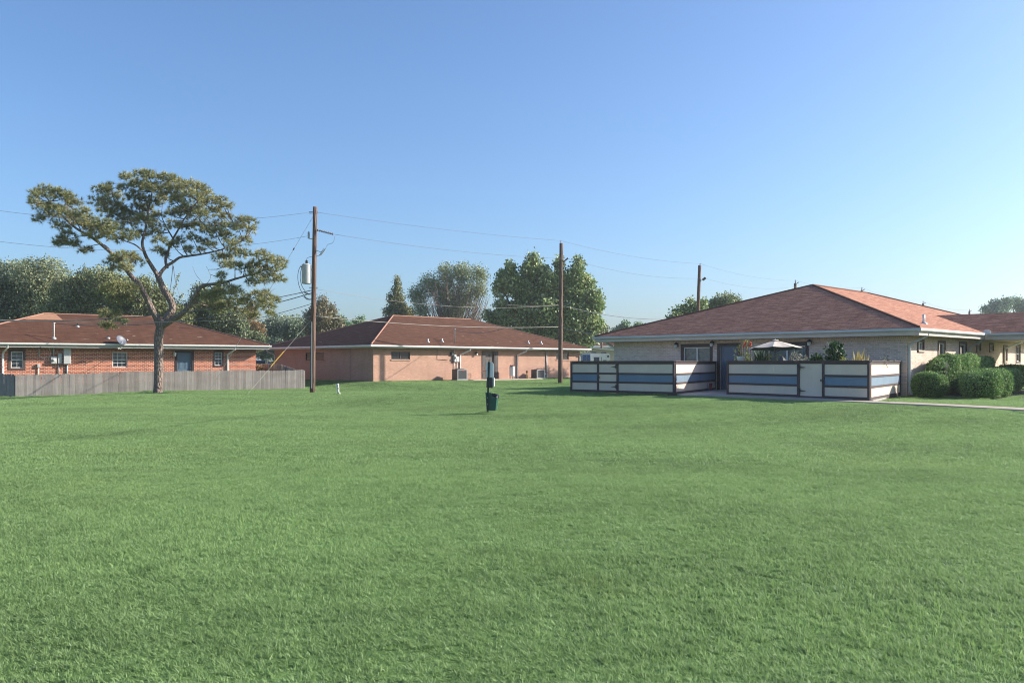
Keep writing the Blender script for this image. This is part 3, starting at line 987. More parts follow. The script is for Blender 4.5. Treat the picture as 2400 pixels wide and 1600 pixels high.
def patio_run(root, a, b, h, gates=(), right_post=True, z_bot=None):
    """panelled run from a to b (house frame x, y); gates: list of (t0, t1, solid) along the run"""
    a, b = Vector((a[0], a[1], 0)), Vector((b[0], b[1], 0))
    L = (b - a).length
    ang = math.atan2(b.y - a.y, b.x - a.x)
    M = Matrix.Translation(a) @ Matrix.Rotation(ang, 4, 'Z')
    bands = [(.10, .40, 0), (.475, .76, 1), (.835, 1.19, 0)]
    k = h / 1.32
    cuts = [0.0]
    for g in gates: cuts += [g[0], g[1]]
    cuts.append(L)
    segs = []
    for i in range(len(cuts) - 1):
        gi = [g for g in gates if abs(g[0] - cuts[i]) < 1e-6 and abs(g[1] - cuts[i + 1]) < 1e-6]
        if cuts[i + 1] - cuts[i] > .01:
            segs.append((cuts[i], cuts[i + 1], gi[0] if gi else None))
    zb = -.12
    for s0, s1, g in segs:
        par = root
        if g:
            gm = MB(M); gm.box(s0 + .05, s1 - .05, -.005, .03, .0, h - .03)
            par = gm.build('gate', M_ptan, root)
        if g and g[2] == 'plain':
            t = MB(M)
            t.box(s0 + .05, s1 - .05, -.03, -.006, .0, .07); t.box(s0 + .05, s1 - .05, -.03, -.006, h - .11, h - .03)
            t.build('gate_rail', M_pbrown, par)
        else:
            for bi, (z0, z1, c) in enumerate(bands):
                if g and c == 1 and g[2] == 'tanmid': c = 0
                m = MB(M)
                n = max(1, int((s1 - s0) / 1.22 + .5))
                for q in range(n):
                    xa = s0 + .04 + (s1 - s0 - .08) * q / n; xb = s0 + .04 + (s1 - s0 - .08) * (q + 1) / n - .006
                    m.box(xa, xb, -.012 if not g else -.014, .006 if not g else -.006, z0 * k, z1 * k)
                m.build('blue_panel' if c else 'tan_panel', M_pblue if c else M_ptan, par)
            r = MB(M)
            for z0, z1 in ((zb if not g else .0, .10 * k), (.40 * k, .475 * k), (.76 * k, .835 * k), (1.19 * k, h - .03)):
                r.box(s0 + .03, s1 - .03, -.035, .012 if not g else -.006, z0, z1)
            r.build('rail', M_pbrown, par)
        if g:
            hx = s0 + .06 if g[3] == 'l' else s1 - .06
            sg = 1 if g[3] == 'l' else -1
            for hz in (.25 * k, h - .24):
                hm = MB(M)
                hm.box(hx - .03, hx + .03, -.05, -.036, hz - .09, hz + .09)
                hm.hexa([(hx, -.05, hz - .028), (hx, -.038, hz - .028), (hx, -.038, hz + .028), (hx, -.05, hz + .028)],
                        [(hx + sg * .26, -.05, hz - .008), (hx + sg * .26, -.038, hz - .008), (hx + sg * .26, -.038, hz + .008), (hx + sg * .26, -.05, hz + .008)])
                hm.build('hinge', M_black, par)
            lx = s1 - .06 if g[3] == 'l' else s0 + .06
            lm = MB(M)
            lm.box(lx - .05, lx + .05, -.06, -.036, .62, .66); lm.tube([(lx, -.06, .60), (lx, -.11, .64), (lx, -.06, .70)], .009, 5)
            lm.build('latch', M_black, par)
    for c in cuts:
        p = MB(M); q = .045
        if c == cuts[-1] and not right_post: continue
        p.box(c - q, c + q, -.045, .045, zb, h - .035)
        p.build('post', M_pbrown, root)
    cp = MB(M); cp.box(-.06, L + .06, -.07, .07, h - .03, h + .005)
    cp.build('top_board', M_pbrown, root)

def RL(p):   # world -> right house frame
    q = RH.inverted() @ Vector((p[0], p[1], 0))
    return (q.x, q.y)
PF = thing('patio_fence', 'tan and blue striped patio fence with dark brown trim left of the blue door', 'fence', (5.30, 43.25, PAD), R_(-45))
FH = 1.34
a1, b1 = RL((2.64, 36.8)), RL((6.47, 33.2))
c1 = (6.0, -.03)
gl = (r_front.s(1400) - 0, 0)
L1 = math.hypot(b1[0] - a1[0], b1[1] - a1[1])
def run_t(a, b, px):
    A = RH @ Vector((a[0], a[1], 0)); B = RH @ Vector((b[0], b[1], 0))
    r = (px - HX) / FPX; d = (B - A); L = Vector((d.x, d.y)).length; d = d / L
    return (r * A.y - A.x) / (d.x - r * d.y)
g0, g1 = run_t(a1, b1, 1402.5), run_t(a1, b1, 1448)
patio_run(PF, a1, b1, FH, [(g0, g1, 'tanmid', 'r')])
patio_run(PF, (b1[0], b1[1] + .05), c1, FH)
patio_run(PF, (a1[0] - .3, -.03), (a1[0], a1[1] + .05), FH)
PF2 = thing('patio_fence', 'tan and blue striped patio fence with a plain tan gate, below the parasol', 'fence', (5.30, 43.25, PAD), R_(-45))
a2, b2 = RL((8.62, 33.2)), RL((12.0, 27.95))
g0, g1 = run_t(a2, b2, 1872), run_t(a2, b2, 1930.5)
patio_run(PF2, a2, b2, FH, [(g0, g1, 'plain', 'l')])
patio_run(PF2, (b2[0], b2[1] + .05), (14.35, -.03), FH)
patio_run(PF2, (8.35, -.03), (a2[0], a2[1] + .05), FH)

# patio slabs and the concrete path -------------------------------------------------
def slab(name, pts, top, mat, label, th=.25, rel=False):
    mb = MB()
    tops = [Vector((p.x, p.y, (gz(p.x, p.y) + top) if rel else top)) for p in pts]
    n = len(pts) // 2
    # strip: first half is one edge, second half (reversed) the other
    for i in range(n - 1):
        q = [tops[i], tops[i + 1], tops[2 * n - 2 - i], tops[2 * n - 1 - i]]
        mb.hexa([v - Vector((0, 0, th)) for v in q], q)
    return tag(mb.build(name, mat), label, 'path', kind='structure')
def WR(x, y): return RH @ Vector((x, y, 0))
M_path = pmat('path_concrete', (.42, .34, .275), .9, .15, 2, bmp=.3)
M_patio = pmat('patio_concrete', (.36, .34, .31), .9, .2, 2, bmp=.3)
slab('patio', [WR(a1[0] + .1, -.02), WR(14.3, -.02), WR(b2[0] + .1, b2[1] + .1), WR(a1[0] + .1, a1[1] + .35)], PAD + .015, M_patio, 'grey concrete patio slab under the fences')
near = [G(1592, 928.5), G(1660, 930), G(1823, 937), G(2040, 946), G(2180, 952.5), G(2400, 964.5), G(2640, 981), G(3100, 1020)]
far = []
for i, p in enumerate(near):
    d = (near[min(i + 1, len(near) - 1)] - near[max(i - 1, 0)]); d.z = 0; d.normalize()
    far.append(p + Vector((-d.y, d.x, 0)) * (.85 if i else 1.2))
slab('path', near + far[::-1], .055, M_path, 'narrow raised concrete footpath passing the patio fence', rel=True)
PATH_POLY = [(p.x, p.y) for p in near + far[::-1]]

# mulch bed under the hedges
mb = MB()
hb = [WR(14.75, .3), WR(14.75, 20), WR(17.9, 20), WR(17.9, -.9), WR(15.0, -.9)]
hb2 = [WR(14.62, .05), WR(17.6, -1.0), WR(18.5, .2), WR(18.1, 7.6), WR(14.62, 13)]
tops = [Vector((p.x, p.y, PAD - .02)) for p in hb2]
mb.hexa([v - Vector((0, 0, .1)) for v in tops], tops)
tag(mb.build('soil_bed', pmat('dark_mulch', (.06, .045, .035), .95, .5, 12, bmp=.6)), 'dark mulch bed under the clipped hedges', 'soil', kind='structure')

# ------------------------------------------------------------------ utility poles and wires
M_pole = bark_mat('weathered_pole_wood', (.26, .15, .105), (.15, .11, .09), 5.0, (3, 3, .12))
M_wire = pmat('dark_wire', (.13, .13, .14), .6, .1, 2, bmp=0)
M_wire2 = pmat('pale_stranded_cable', (.34, .31, .27), .6, .1, 2, bmp=0)
M_ins = pmat('brown_porcelain', (.12, .09, .075), .25, .1, 5, bmp=0)
M_insg = pmat('grey_porcelain', (.38, .38, .37), .3, .1, 5, bmp=0)
def pole(label, base, top, r0, r1, group='wooden utility poles in a row'):
    t = thing('utility_pole', label, 'utility pole', base, 0, group)
    d = Vector(top) - Vector(base)
    n = 8
    MB().tube([d * (i / n) if i else Vector((0, 0, -.4)) for i in range(n + 1)], [r0 + (r1 - r0) * i / n for i in range(n + 1)], 14).build('pole', M_pole, t, smooth=True)
    return t, Vector(base), Vector(top)
P1B = G(732, 922); P1T = P(738.5, 485, P1B.y)
P2B = G(1313, 899); P2T = P(1315.5, 570, P2B.y)
def onpole(b, t, py, Y=None):
    z = CAMZ + (HY - py) / FPX * b.y
    k = (z - b.z) / (t.z - b.z)
    return b + (t - b) * k
p1, b, t = pole('wooden utility pole carrying the grey transformer can, right of the pine', P1B, P1T, .15, .115)
def loc1(px, py, dy=0.0): return P(px, py, P1B.y + dy) - P1B
# transformer
tr_c = loc1(719, 664.5)
tm = MB(); tm.lathe([(.20, -.02), (.262, .0), (.262, 1.0), (.27, 1.0), (.27, 1.03), (.20, 1.09), (.05, 1.1)], (tr_c.x, tr_c.y - .05, tr_c.z), 24)
tr = tm.build('transformer', M_boxgrey, p1, smooth=False, bevel=.006)
MB().lathe([(.05, 1.08), (.08, 1.1), (.06, 1.15), (.085, 1.18), (.06, 1.22), (.075, 1.25), (.03, 1.3)], (tr_c.x + .0, tr_c.y - .05, tr_c.z), 12).build('bushing', M_ins, tr, smooth=True)
MB().box(tr_c.x + .2, tr_c.x + .42, tr_c.y - .1, tr_c.y, tr_c.z + .2, tr_c.z + .26).box(tr_c.x + .2, tr_c.x + .42, tr_c.y - .1, tr_c.y, tr_c.z + .75, tr_c.z + .81).build('bracket', M_galv, tr)
for k in range(3):
    MB().tube([(tr_c.x - .26, tr_c.y - .08 + .06 * k, tr_c.z + .92), (tr_c.x - .31, tr_c.y - .1 + .06 * k, tr_c.z + .92)], .03, 8).build('terminal', M_ins, tr, smooth=True)
# lightning arrester at left, insulator string at right
q = loc1(723.5, 558)
MB().tube([loc1(735, 560), loc1(724, 559)], .025, 6).build('arrester_bracket', M_galv, p1)
MB().lathe([(.05, -.03), (.065, .0), (.05, .05), (.07, .1), (.05, .15), (.07, .2), (.05, .25), (.065, .3), (.03, .36)], (q.x, q.y, q.z), 12).build('arrester', M_insg, p1, smooth=True)
st = MB(); a_, b_ = loc1(743, 539, -.1), loc1(782, 549, -.1)
for i in range(8):
    c = a_ + (b_ - a_) * (i + .4) / 8; d = (b_ - a_).normalized() * .05
    st.tube([c - d, c - d * .2, c + d * .2, c + d], [.02, .065, .075, .02], 10)
st.tube([a_, b_], .014, 5)
st.build('insulator_string', M_ins, p1, smooth=True)
c1_, c2_ = loc1(752, 598, -.1), loc1(763, 583, -.1)
cm = MB(); cm.tube([c1_, c2_], .035, 8); cm.tube([c1_ + Vector((-.1, 0, -.03)), c2_ + Vector((-.1, 0, .0))], .02, 6)
cm.tube([loc1(741, 587, -.05), c1_ + (c2_ - c1_) * .4], .02, 5)
cm.build('fuse_cutout', M_galv, p1)
hw = MB()
for py in (497, 500, 674, 690, 701, 741): 
    for sgn in (-1, 1):
        c = loc1(735 + sgn * 1, py); hw.tube([c, c + Vector((sgn * .22, -.02, 0))], .022, 6)
hw.build('bolts', M_galv, p1)
lp = MB()
def sagpts(a, b, sag, n=20):
    return [a + (b - a) * (i / n) - Vector((0, 0, sag * 4 * (i / n) * (1 - i / n))) for i in range(n + 1)]
def bez(a, b, c, d, n=14):
    return [a * (1 - u) ** 3 + b * 3 * u * (1 - u) ** 2 + c * 3 * u * u * (1 - u) + d * u ** 3 for u in [i / n for i in range(n + 1)]]
lp.tube(bez(loc1(706, 622), loc1(690, 640), loc1(698, 690), loc1(726, 702)), .016, 5)
lp.tube(bez(loc1(708, 626), loc1(698, 650), loc1(706, 680), loc1(724, 689)), .016, 5)
lp.tube(bez(loc1(719, 612), loc1(716, 600), loc1(730, 603), loc1(752, 598)), .012, 5)
lp.tube(bez(loc1(785, 553), loc1(780, 585), loc1(770, 560), loc1(763, 583)), .008, 4)
lp.tube([loc1(712, 695), loc1(719, 701), loc1(728, 702)], .03, 6)
lp.tube([loc1(712, 684), loc1(718, 688), loc1(724, 690)], .03, 6)
lp.build('jumper_wires', M_wire, p1)
MB().box(-.02, .02, -.19, -.14, .3, 4.0).build('ground_wire_moulding', M_galv, p1)

p2, _, _ = pole('plain wooden utility pole in front of the middle house, left end of the striped fence', P2B, P2T, .17, .13)
MB().tube([P(1315, 572, P2B.y) - P2B, P(1314, 563, P2B.y) - P2B], .03, 6).build('pole_top_pin', M_insg, p2)
MB().tube([P(1318, 616, P2B.y) - P2B, P(1331, 605, P2B.y) - P2B], [.04, .06], 8).tube([P(1316, 612, P2B.y) - P2B, P(1322, 612, P2B.y) - P2B], .02, 6).build('insulator', M_ins, p2)

Y3 = 69.5
B3 = Vector((15.3, Y3, gz(15.3, Y3))); T3 = P(1640, 622, Y3)
p3, _, _ = pole('wooden utility pole rising behind the left slope of the right house roof', B3, T3, .17, .13)
MB().tube([P(1640.5, 623, Y3) - B3, P(1641, 617, Y3) - B3], .035, 6).tube([P(1640, 659, Y3) - B3, P(1648, 655, Y3) - B3], .025, 6).tube([P(1647, 656, Y3) - B3, P(1653.5, 651, Y3) - B3], .1, 8).build('insulator', M_ins, p3)
tops = {}
for (px, py, Y, lab) in ((1864, 664, 85, 'pole top showing just left of the right house roof peak'), (2020, 680, 96, 'pole top above the sunlit right roof slope, second beyond the roof peak'),
                         (2163.5, 711, 116, 'pole top above the ridge end where the right roofs meet'), (2272, 729, 133, 'farthest small pole top above the wing roof near the right edge')):
    T = P(px, py, Y); Bb = Vector((T.x, Y, gz(T.x, Y)))
    q, _, _ = pole('wooden utility ' + lab, Bb, T, .18, .14)
    MB().tube([T - Bb, T - Bb + Vector((0, 0, .35))], [.06, .04], 8).tube([T - Bb + Vector((-.0, 0, -.1)), T - Bb + Vector((.35, 0, .12))], .04, 6).build('insulator', M_ins, q)
    tops[px] = T
Y8 = 105
T = P(1410, 757, Y8); Bb = Vector((T.x, Y8, gz(T.x, Y8)))
pole('thin dark utility pole beside the beige metal building behind the big broadleaf tree', Bb, T, .17, .12)

def wire(label, a, b, sag, r=.010, mat=None, n=24, group='overhead wires'):
    return tag(MB().tube(sagpts(Vector(a), Vector(b), sag, n), r, 5).build('overhead_wire', mat or M_wire, smooth=True), label, 'wire', group)
Q1 = lambda py: onpole(P1B, P1T, py); Q2 = lambda py: onpole(P2B, P2T, py)
wire('topmost thin wire from the left edge to the transformer pole', P(-260, 452, 37), Q1(496), .9, .008)
wire('topmost thin wire between the transformer pole and the second pole', Q1(497), P(1314, 564, P2B.y), .15, .008)
wire('topmost thin wire from the second pole to the third pole', P(1314, 564, P2B.y), P(1641, 618, Y3), .3, .008)
wire('topmost thin wire from the third pole over the right roof', P(1641, 618, Y3), tops[1864] + Vector((0, 0, .3)), .35, .008)
wire('second thin wire from the left edge to the arrester pole', P(-260, 524, 37), loc1(723, 553) + P1B, 1.0, .008)
wire('second thin wire running right from the insulator string to the second pole', loc1(783, 549, -.1) + P1B, P(1330, 606, P2B.y), .25, .008)
wire('second thin wire from the second pole to the third pole', P(1330, 606, P2B.y), P(1652, 652, Y3), .45, .008)
wire('second thin wire from the third pole falling behind the right roof', P(1652, 652, Y3), tops[1864] + Vector((.2, 0, -.3)), .5, .008)
wire('thin wire beyond the peak of the right roof between the far poles', tops[1864] + Vector((0, 0, .3)), tops[2020] + Vector((0, 0, .3)), .35, .009)
wire('thin wire above the sunlit right roof slope', tops[2020] + Vector((0, 0, .3)), tops[2163.5] + Vector((0, 0, .3)), .45, .010)
wire('thin wire above the wing roof at the right', tops[2163.5] + Vector((0, 0, .3)), tops[2272] + Vector((0, 0, .3)), .5, .011)
wire('faint neutral wire from the transformer pole to the second pole', Q1(676), Q2(714.5), .55, .009, M_wire2)
wire('thick dark service cable falling left from the transformer pole through the pine', Q1(679), P(-300, 733, 40), .95, .022)
wire('service cable from the transformer pole to the red house roof mast', Q1(685), LHEAD, .75, .024)
wire('lowest thin cable falling left from the transformer pole behind the pine', Q1(710), P(420, 768, 52.5), .3, .016)
wire('pale lower cable from the left edge to the transformer pole', P(-300, 735, 40), Q1(742), .35, .015, M_wire2)
wire('pale lower cable between the transformer pole and the second pole', Q1(740), Q2(765.5), .28, .018, M_wire2)
MSG = P(1192, 764.5, 57.0)
wire('dark service drop from the lower cable to the middle house roof mast', MSG, MHEAD, .35, .018)
wire('short cable from the faint neutral wire to the second pole', P(1186, 714.6, 57), Q2(714.6), .05, .011, M_wire2)
wire('pale lower cable falling right from the second pole to the right house', Q2(765.5), RH @ Vector((-.4, 1.6, RE + .15)), .2, .022, M_wire2)
wire('dark sagging cable from the second pole to behind the right roof', Q2(715), P(1640, 742, Y3), .55, .02)
# guys
g1 = G(577, 925)
M_yel = pmat('yellow_guy_guard', (.62, .40, .06), .5, .1, 5, bmp=0)
g = thing('guy_wire', 'guy wire with a yellow guard running down to the lawn', 'guy wire', g1)
top1 = Q1(743)
M_guy = pmat('galvanised_guy_strand', (.55, .52, .46), .5, .1, 5, bmp=0)
MB().tube([(0, 0, -.05), top1 - g1], .009, 5).build('cable', M_guy, g)
a_ = P(634, 884, g1.y + .8) - g1
d = (top1 - g1)
MB().tube([d * .36, d * .55], .03, 6).build('guard', M_yel, g)
g2 = G(487, 921)
g = thing('guy_wire', 'long thin guy wire from the transformer pole top down past the pine', 'guy wire', g2)
d = Q1(500) - g2
MB().tube([(0, 0, -.05), d], .010, 5).build('cable', M_guy, g)
MB().tube([d * .80, d * .812], .035, 6).build('insulator', M_ins, g)
# ------------------------------------------------------------------ dog waste station
DS = G(1142, 970.5)
ds = thing('dog_waste_station', 'dog waste station on the open lawn with sign, bag dispenser and green bin', 'waste station', DS, R_(-8))
M_gbin = pmat('dark_green_enamel', (.012, .085, .062), .4, .15, 4)
M_gbin2 = pmat('sage_dispenser_plastic', (.50, .56, .50), .5, .1, 4)
M_signb = pmat('sign_back_aluminium', (.80, .80, .80), .5, .08, 5)
M_bag = pmat('black_bin_liner', (.01, .01, .012), .25, .3, 9, bmp=.6)
lean = .03
pm = MB(); pm.hexa([(-.03, -.02, -.3), (.03, -.02, -.3), (.03, .02, -.3), (-.03, .02, -.3)], [(lean * .9, -.02, 1.72), (.06 + lean * .9 , -.02, 1.72), (.06 + lean * .9, .02, 1.72), (lean * .9, .02, 1.72)])
pm.build('post', pmat('black_green_post', (.012, .022, .02), .5, .2, 8), ds)
def px2(px, py): # offsets in the station's own plane
    p = P(px, py, DS.y) - DS
    return p.x, p.z
def octa(x0, x1, z0, z1, c):
    return [(x0, z0 + .01), (x0 + .01, z0), (x1 - .01, z0), (x1, z0 + .01), (x1, z1 - c), (x1 - c, z1), (x0 + c, z1), (x0, z1 - c)]
x0, z0 = px2(1139.5, 884); x1, z1 = px2(1157, 848.5)
o_ = octa(x0, x1, z0, z1, .055)
MB().hexa([(x, .045, z) for x, z in o_], [(x, .024, z) for x, z in o_]).build('sign', M_signb, ds)
x0, z0 = px2(1139, 908); x1, z1 = px2(1154.5, 884.5)
dm = MB(); dm.hexa([(x0, .04, z0), (x1, .04, z0 - .02), (x1, .22, z0 + .02), (x0, .22, z0 + .03)], [(x0 + .02, .03, z1), (x1 - .005, .03, z1), (x1 - .005, .16, z1), (x0 + .02, .16, z1)])
dm.build('bag_dispenser', pmat('dark_mauve_dispenser', (.06, .045, .055), .5, .2, 5), ds, bevel=.012)
xa = x1 + .045
MB().hexa([(x1 - .03, .05, z0 + .0), (xa, .05, z0 + .03), (xa, .2, z0 + .05), (x1 - .03, .2, z0 + .05)], [(x1 - .03, .05, z1), (xa, .05, z1), (xa, .16, z1 - .01), (x1 - .03, .16, z1 - .01)]).build('dispenser_cover', M_gbin2, ds, bevel=.01)
# bin: tapered bucket hung on the post, open top tilted to the right
bx0, bz1 = px2(1137.5, 920); bx1, _ = px2(1166, 926); _, bz0 = px2(1140, 961.5)
bt0 = bx0 + .035; bt1 = bx1 - .07
rim_r = bz1 - .10
bot = [(bt0, .03, bz0), (bt1, .03, bz0 - .01), (bt1, .32, bz0), (bt0, .32, bz0)]
top = [(bx0, .025, bz1), (bx1 - .02, .025, rim_r), (bx1 - .02, .40, rim_r), (bx0, .40, bz1)]
bm_ = MB()
n4 = 4
bm_.add(bot + top, [(3, 2, 1, 0)] + [(i, (i + 1) % n4, n4 + (i + 1) % n4, n4 + i) for i in range(4)])
ins = lambda q, k, dz: [(p[0] + (sum(c[0] for c in q) / 4 - p[0]) * k, p[1] + (sum(c[1] for c in q) / 4 - p[1]) * k, p[2] + dz) for p in q]
ti = ins(top, .06, 0); bi = ins(bot, .06, .3)
bm_.add(top + ti, [(i, i + 4, (i + 1) % 4 + 4, (i + 1) % 4) for i in range(4)])
bm_.add(ti + bi, [(i, i + 4, (i + 1) % 4 + 4, (i + 1) % 4) for i in range(4)] + [(4, 5, 6, 7)])
b_o = bm_.build('bin', M_gbin, ds)
rm = MB(); rr_ = [Vector(p) for p in top]
rm.tube([rr_[0], rr_[1], rr_[2], rr_[3], rr_[0]], .014, 6, cap=False)
rm.build('rim', M_gbin, b_o)
bg_ = MB()
pr = random.Random(4)
pts_o = []
for i in range(28):
    u = i / 28 * 4; k = int(u); f = u - k
    p = rr_[k].lerp(rr_[(k + 1) % 4], f)
    pts_o.append(p)
lo = [p + Vector((pr.uniform(0, .018), -.016 if p.y < .1 else .01, -.05 - pr.uniform(0, .05))) for p in pts_o]
hi = [p + Vector((.012, -.006, .018 + pr.uniform(0, .03))) for p in pts_o]
inn = [p + (Vector((.1, .2, 0)) + Vector((bx0, 0, bz1 - .12)) - p) * .25 + Vector((0, 0, -.02)) for p in pts_o]
nn = len(pts_o)
sel = [i for i in range(nn) if pts_o[i].x > bx0 + .17]
vs = lo + hi + inn
fs = []
for i in range(nn):
    j = (i + 1) % nn
    if i in sel and j in sel:
        fs += [(i, j, nn + j, nn + i), (nn + i, nn + j, 2 * nn + j, 2 * nn + i)]
bg_.add(vs, fs)
bg_.build('bin_liner', M_bag, b_o, smooth=True)
for zz in (bz1 - .1, bz1 - .22, bz1 - .45):
    pass
sc = MB()
for zz in (bz1 - .16, bz1 - .38):
    sc.lathe([(.012, 0), (.012, .008)], (0, 0, 0), 8)
    k = len(sc.v) - 16
    for i in range(k, len(sc.v)):
        v = sc.v[i]; sc.v[i] = Vector((v.x + .012 + lean * .5 * 0, -.021 - v.z, v.y + zz))
sc.build('bolts', M_galv, ds)

# ------------------------------------------------------------------ white cleanout pipe on the lawn
WP = G(793, 925.5)
t = thing('marker_post', 'short white pipe marker with dark holes standing on the lawn right of the transformer pole', 'post', WP, .3)
MB().tube([(0, 0, -.2), (-.03, 0, .52), (-.035, 0, .60)], [.065, .065, .065], 14).build('pipe', M_white, t, smooth=True)
hm = MB()
for z, x in ((.5, -.0), (.36, .01), (.12, .02)):
    hm.box(x - .045, x + .0, -.072, -.05, z - .04, z + .03)
hm.build('holes', M_black, t)
MB().tube([(.05, -.02, -.05), (.05, -.02, .10)], .07, 10).build('cap', M_white, t, smooth=True)

# ------------------------------------------------------------------ air conditioners by the middle house
M_fin = pmat('condenser_fins', (.085, .09, .095), .5, .1, 5)
M_red = pmat('red_badge', (.45, .03, .02), .4, .05, 5, bmp=0)
def ac_unit(label, px0, px1, out, s_mid, hgt, wdt):
    root = bpy.data.objects.new('air_conditioner', None); COL.objects.link(root)
    p = MH @ Vector((s_mid, -out, 0)); root.location = p; root.rotation_euler = (0, 0, R_(45 - 12))
    tag(root, label, 'air conditioner', 'condenser units by the middle house')
    h = wdt / 2
    MB().box(-h - .06, h + .06, -h - .06, h + .06, -.12, .04).build('base_pad', M_concrete, root)
    MB().box(-h, h, -h, h, .041, hgt).build('casing', M_dkgrey, root, bevel=.02)
    mb = MB()
    n = int((hgt - .18) / .055)
    for i in range(n):
        z = .10 + i * .055
        mb.box(-h + .05, h - .05, -h - .016, -h - .002, z, z + .03)
        mb.box(-h - .016, -h - .002, -h + .05, h - .05, z, z + .03)
    mb.build('louvres', M_fin, root)
    fr = MB()
    for sx in (-1, 1):
        fr.box(sx * (h - .03) - .03, sx * (h - .03) + .03, -h - .024, -h - .018, .05, hgt - .01)
    fr.box(-h, h, -h - .024, -h - .018, hgt - .06, hgt - .005); fr.box(-h, h, -h - .024, -h - .018, .045, .085)
    fr.build('frame', M_galv, root)
    MB().lathe([(h * .85, 0), (h * .85, .02), (h * .3, .04)], (0, 0, hgt + .001), 20).build('fan_grille', M_black, root)
    MB().box(0, .17, -h - .03, -h - .025, hgt - .18, hgt - .13).build('badge', M_red, root)
    return root
ac_unit('left dark grey condenser unit below the meter boxes of the middle house', 0, 0, 1.1, m_front.s(1054), .80, .82)
ac_unit('right dark grey condenser unit between the second downspout and the far clothes post', 0, 0, .85, m_front.s(1243), .72, .80)
t = thing('utility_box', 'small grey box on the ground right of the right condenser unit', 'box', MH @ Vector((m_front.s(1264), -.5, 0)), R_(33))
MB().box(-.16, .16, -.16, .16, -.05, .38).build('casing', M_boxgrey, t, bevel=.02)
MB().box(-.11, .11, -.185, -.162, .06, .32).build('cover', M_dkgrey, t)
slab('porch_slab', [MH @ Vector((m_front.s(1074), -.02, 0)), MH @ Vector((m_front.s(1236), -.02, 0)), MH @ Vector((m_front.s(1236), -1.7, 0)), MH @ Vector((m_front.s(1074), -1.7, 0))], PAD + .01, M_path, 'concrete porch slab before the middle house door')

# clothes posts
def cpost(label, px, ybot, ytop, lean_px, r=.045, mt=None):
    b = G(px, ybot)
    b.z = min(b.z, PAD)
    tt = P(px + lean_px, ytop, b.y)
    o = thing('clothes_post', label, 'post', b, 0, 'thin metal posts in front of the middle house')
    MB().tube([(0, 0, -.3), tt - b], r, 8).build('post', mt or M_galv, o, smooth=True)
    MB().tube([tt - b + Vector((-.07, 0, -.02)), tt - b + Vector((.07, 0, -.02))], r * .8, 6).build('cross_hook', M_galv, o)
    return o
cpost('thin white clothes post left of the middle house door', 1105.5, 887, 817, -.5, .042, M_white)
cpost('thick leaning grey clothes post in front of the middle house door', 1163, 887.5, 820, -9, .075, M_galv)
cpost('thin white clothes post beside the second downspout of the middle house', 1226, 886, 815, -.2, .05, M_white)
cpost('thin rusty-footed clothes post right of the condenser units', 1282, 887, 821, -1.5, .045, M_galv)

# tank with hoses by the door
p = MH @ Vector((m_front.s(1184.5), -.75, 0))
t = thing('water_tank', 'white upright cylinder tank on low legs right of the middle house door', 'tank', p)
MB().lathe([(.2, .22), (.22, .24), (.22, .93), (.2, .95)], (0, 0, 0), 20).build('cylinder', M_white, t, smooth=False)
MB().lathe([(.21, .955), (.17, 1.03), (.06, 1.06)], (0, 0, 0), 16).build('lid', M_dkgrey, t)
MB().tube([(-.1, -.05, 1.0), (-.16, -.08, 1.1), (-.05, -.1, 1.14), (.05, -.06, 1.06)], .025, 6).build('hose', pmat('faded_red_hose', (.40, .12, .10), .6, .2, 5), t)
MB().tube([(.12, 0, 1.0), (.16, -.02, 1.12), (.18, 0, 1.14)], .025, 6).build('valve', M_black, t)
for i in range(3):
    a = i * 2.1 + .6
    MB().tube([(.17 * math.cos(a), .17 * math.sin(a), 0), (.17 * math.cos(a), .17 * math.sin(a), .24)], .035, 6).build('leg', M_dkgrey if i else M_white, t)

# metal garden chair
p = MH @ Vector((m_front.s(1120), -1.0, .02))
t = thing('garden_chair', 'brown metal garden chair standing left of the middle house door', 'chair', p, R_(60))
M_rust = pmat('rusty_brown_tube', (.20, .085, .05), .6, .3, 8)
for sx in (-.25, .25):
    MB().tube([(sx, -.25, 0), (sx, -.24, .42), (sx, -.22, .62), (sx, .1, .64), (sx, .22, .60)], .016, 6).build('leg', M_rust, t)
    MB().tube([(sx, .28, 0), (sx, .22, .42)], .016, 6).build('leg', M_rust, t)
MB().tube([(-.24, .22, .4), (-.25, .33, .86), (-.15, .36, .95), (.15, .36, .95), (.25, .33, .86), (.24, .22, .4)], .017, 6).build('back_frame', M_rust, t)
sb = MB()
for i in range(6):
    y = -.22 + i * .085
    sb.box(-.24, .24, y, y + .04, .40, .415)
sb.build('seat', M_rust, t)
bb = MB()
for i in range(5):
    x = -.17 + i * .075
    bb.tube([(x, .24, .46), (x, .345, .93)], .008, 5)
bb.build('backrest', M_rust, t)
# hose reel and clutter by the wall
p = MH @ Vector((m_front.s(1080.5), -.35, 0))
t = thing('water_tap', 'garden tap with a coiled tan hose on the wall foot right of the left condenser', 'tap', p, R_(45))
MB().tube([(0, .3, .55), (0, .3, -.02)], .02, 6).tube([(0, .3, .55), (0, .12, .56), (0, .08, .48)], .022, 6).build('pipe', M_galv, t)
hz = MB()
hz.tube([(.02 + .16 * math.cos(a * .5) , .1 + .16 * math.sin(a * .5), .04 + .004 * a) for a in range(38)], .018, 5)
hz.tube(bez(Vector((0, .08, .48)), Vector((-.02, 0, .3)), Vector((.1, 0, .2)), Vector((.16, .1, .06))), .015, 5)
hz.build('hose', pmat('tan_hose', (.45, .30, .18), .5, .1, 5), t)
p = MH @ Vector((m_front.s(1221.5), -.6, 0))
t = thing('gas_valve_stand', 'yellow and brown pipe stand beside the second downspout of the middle house', 'pipe stand', p, R_(45))
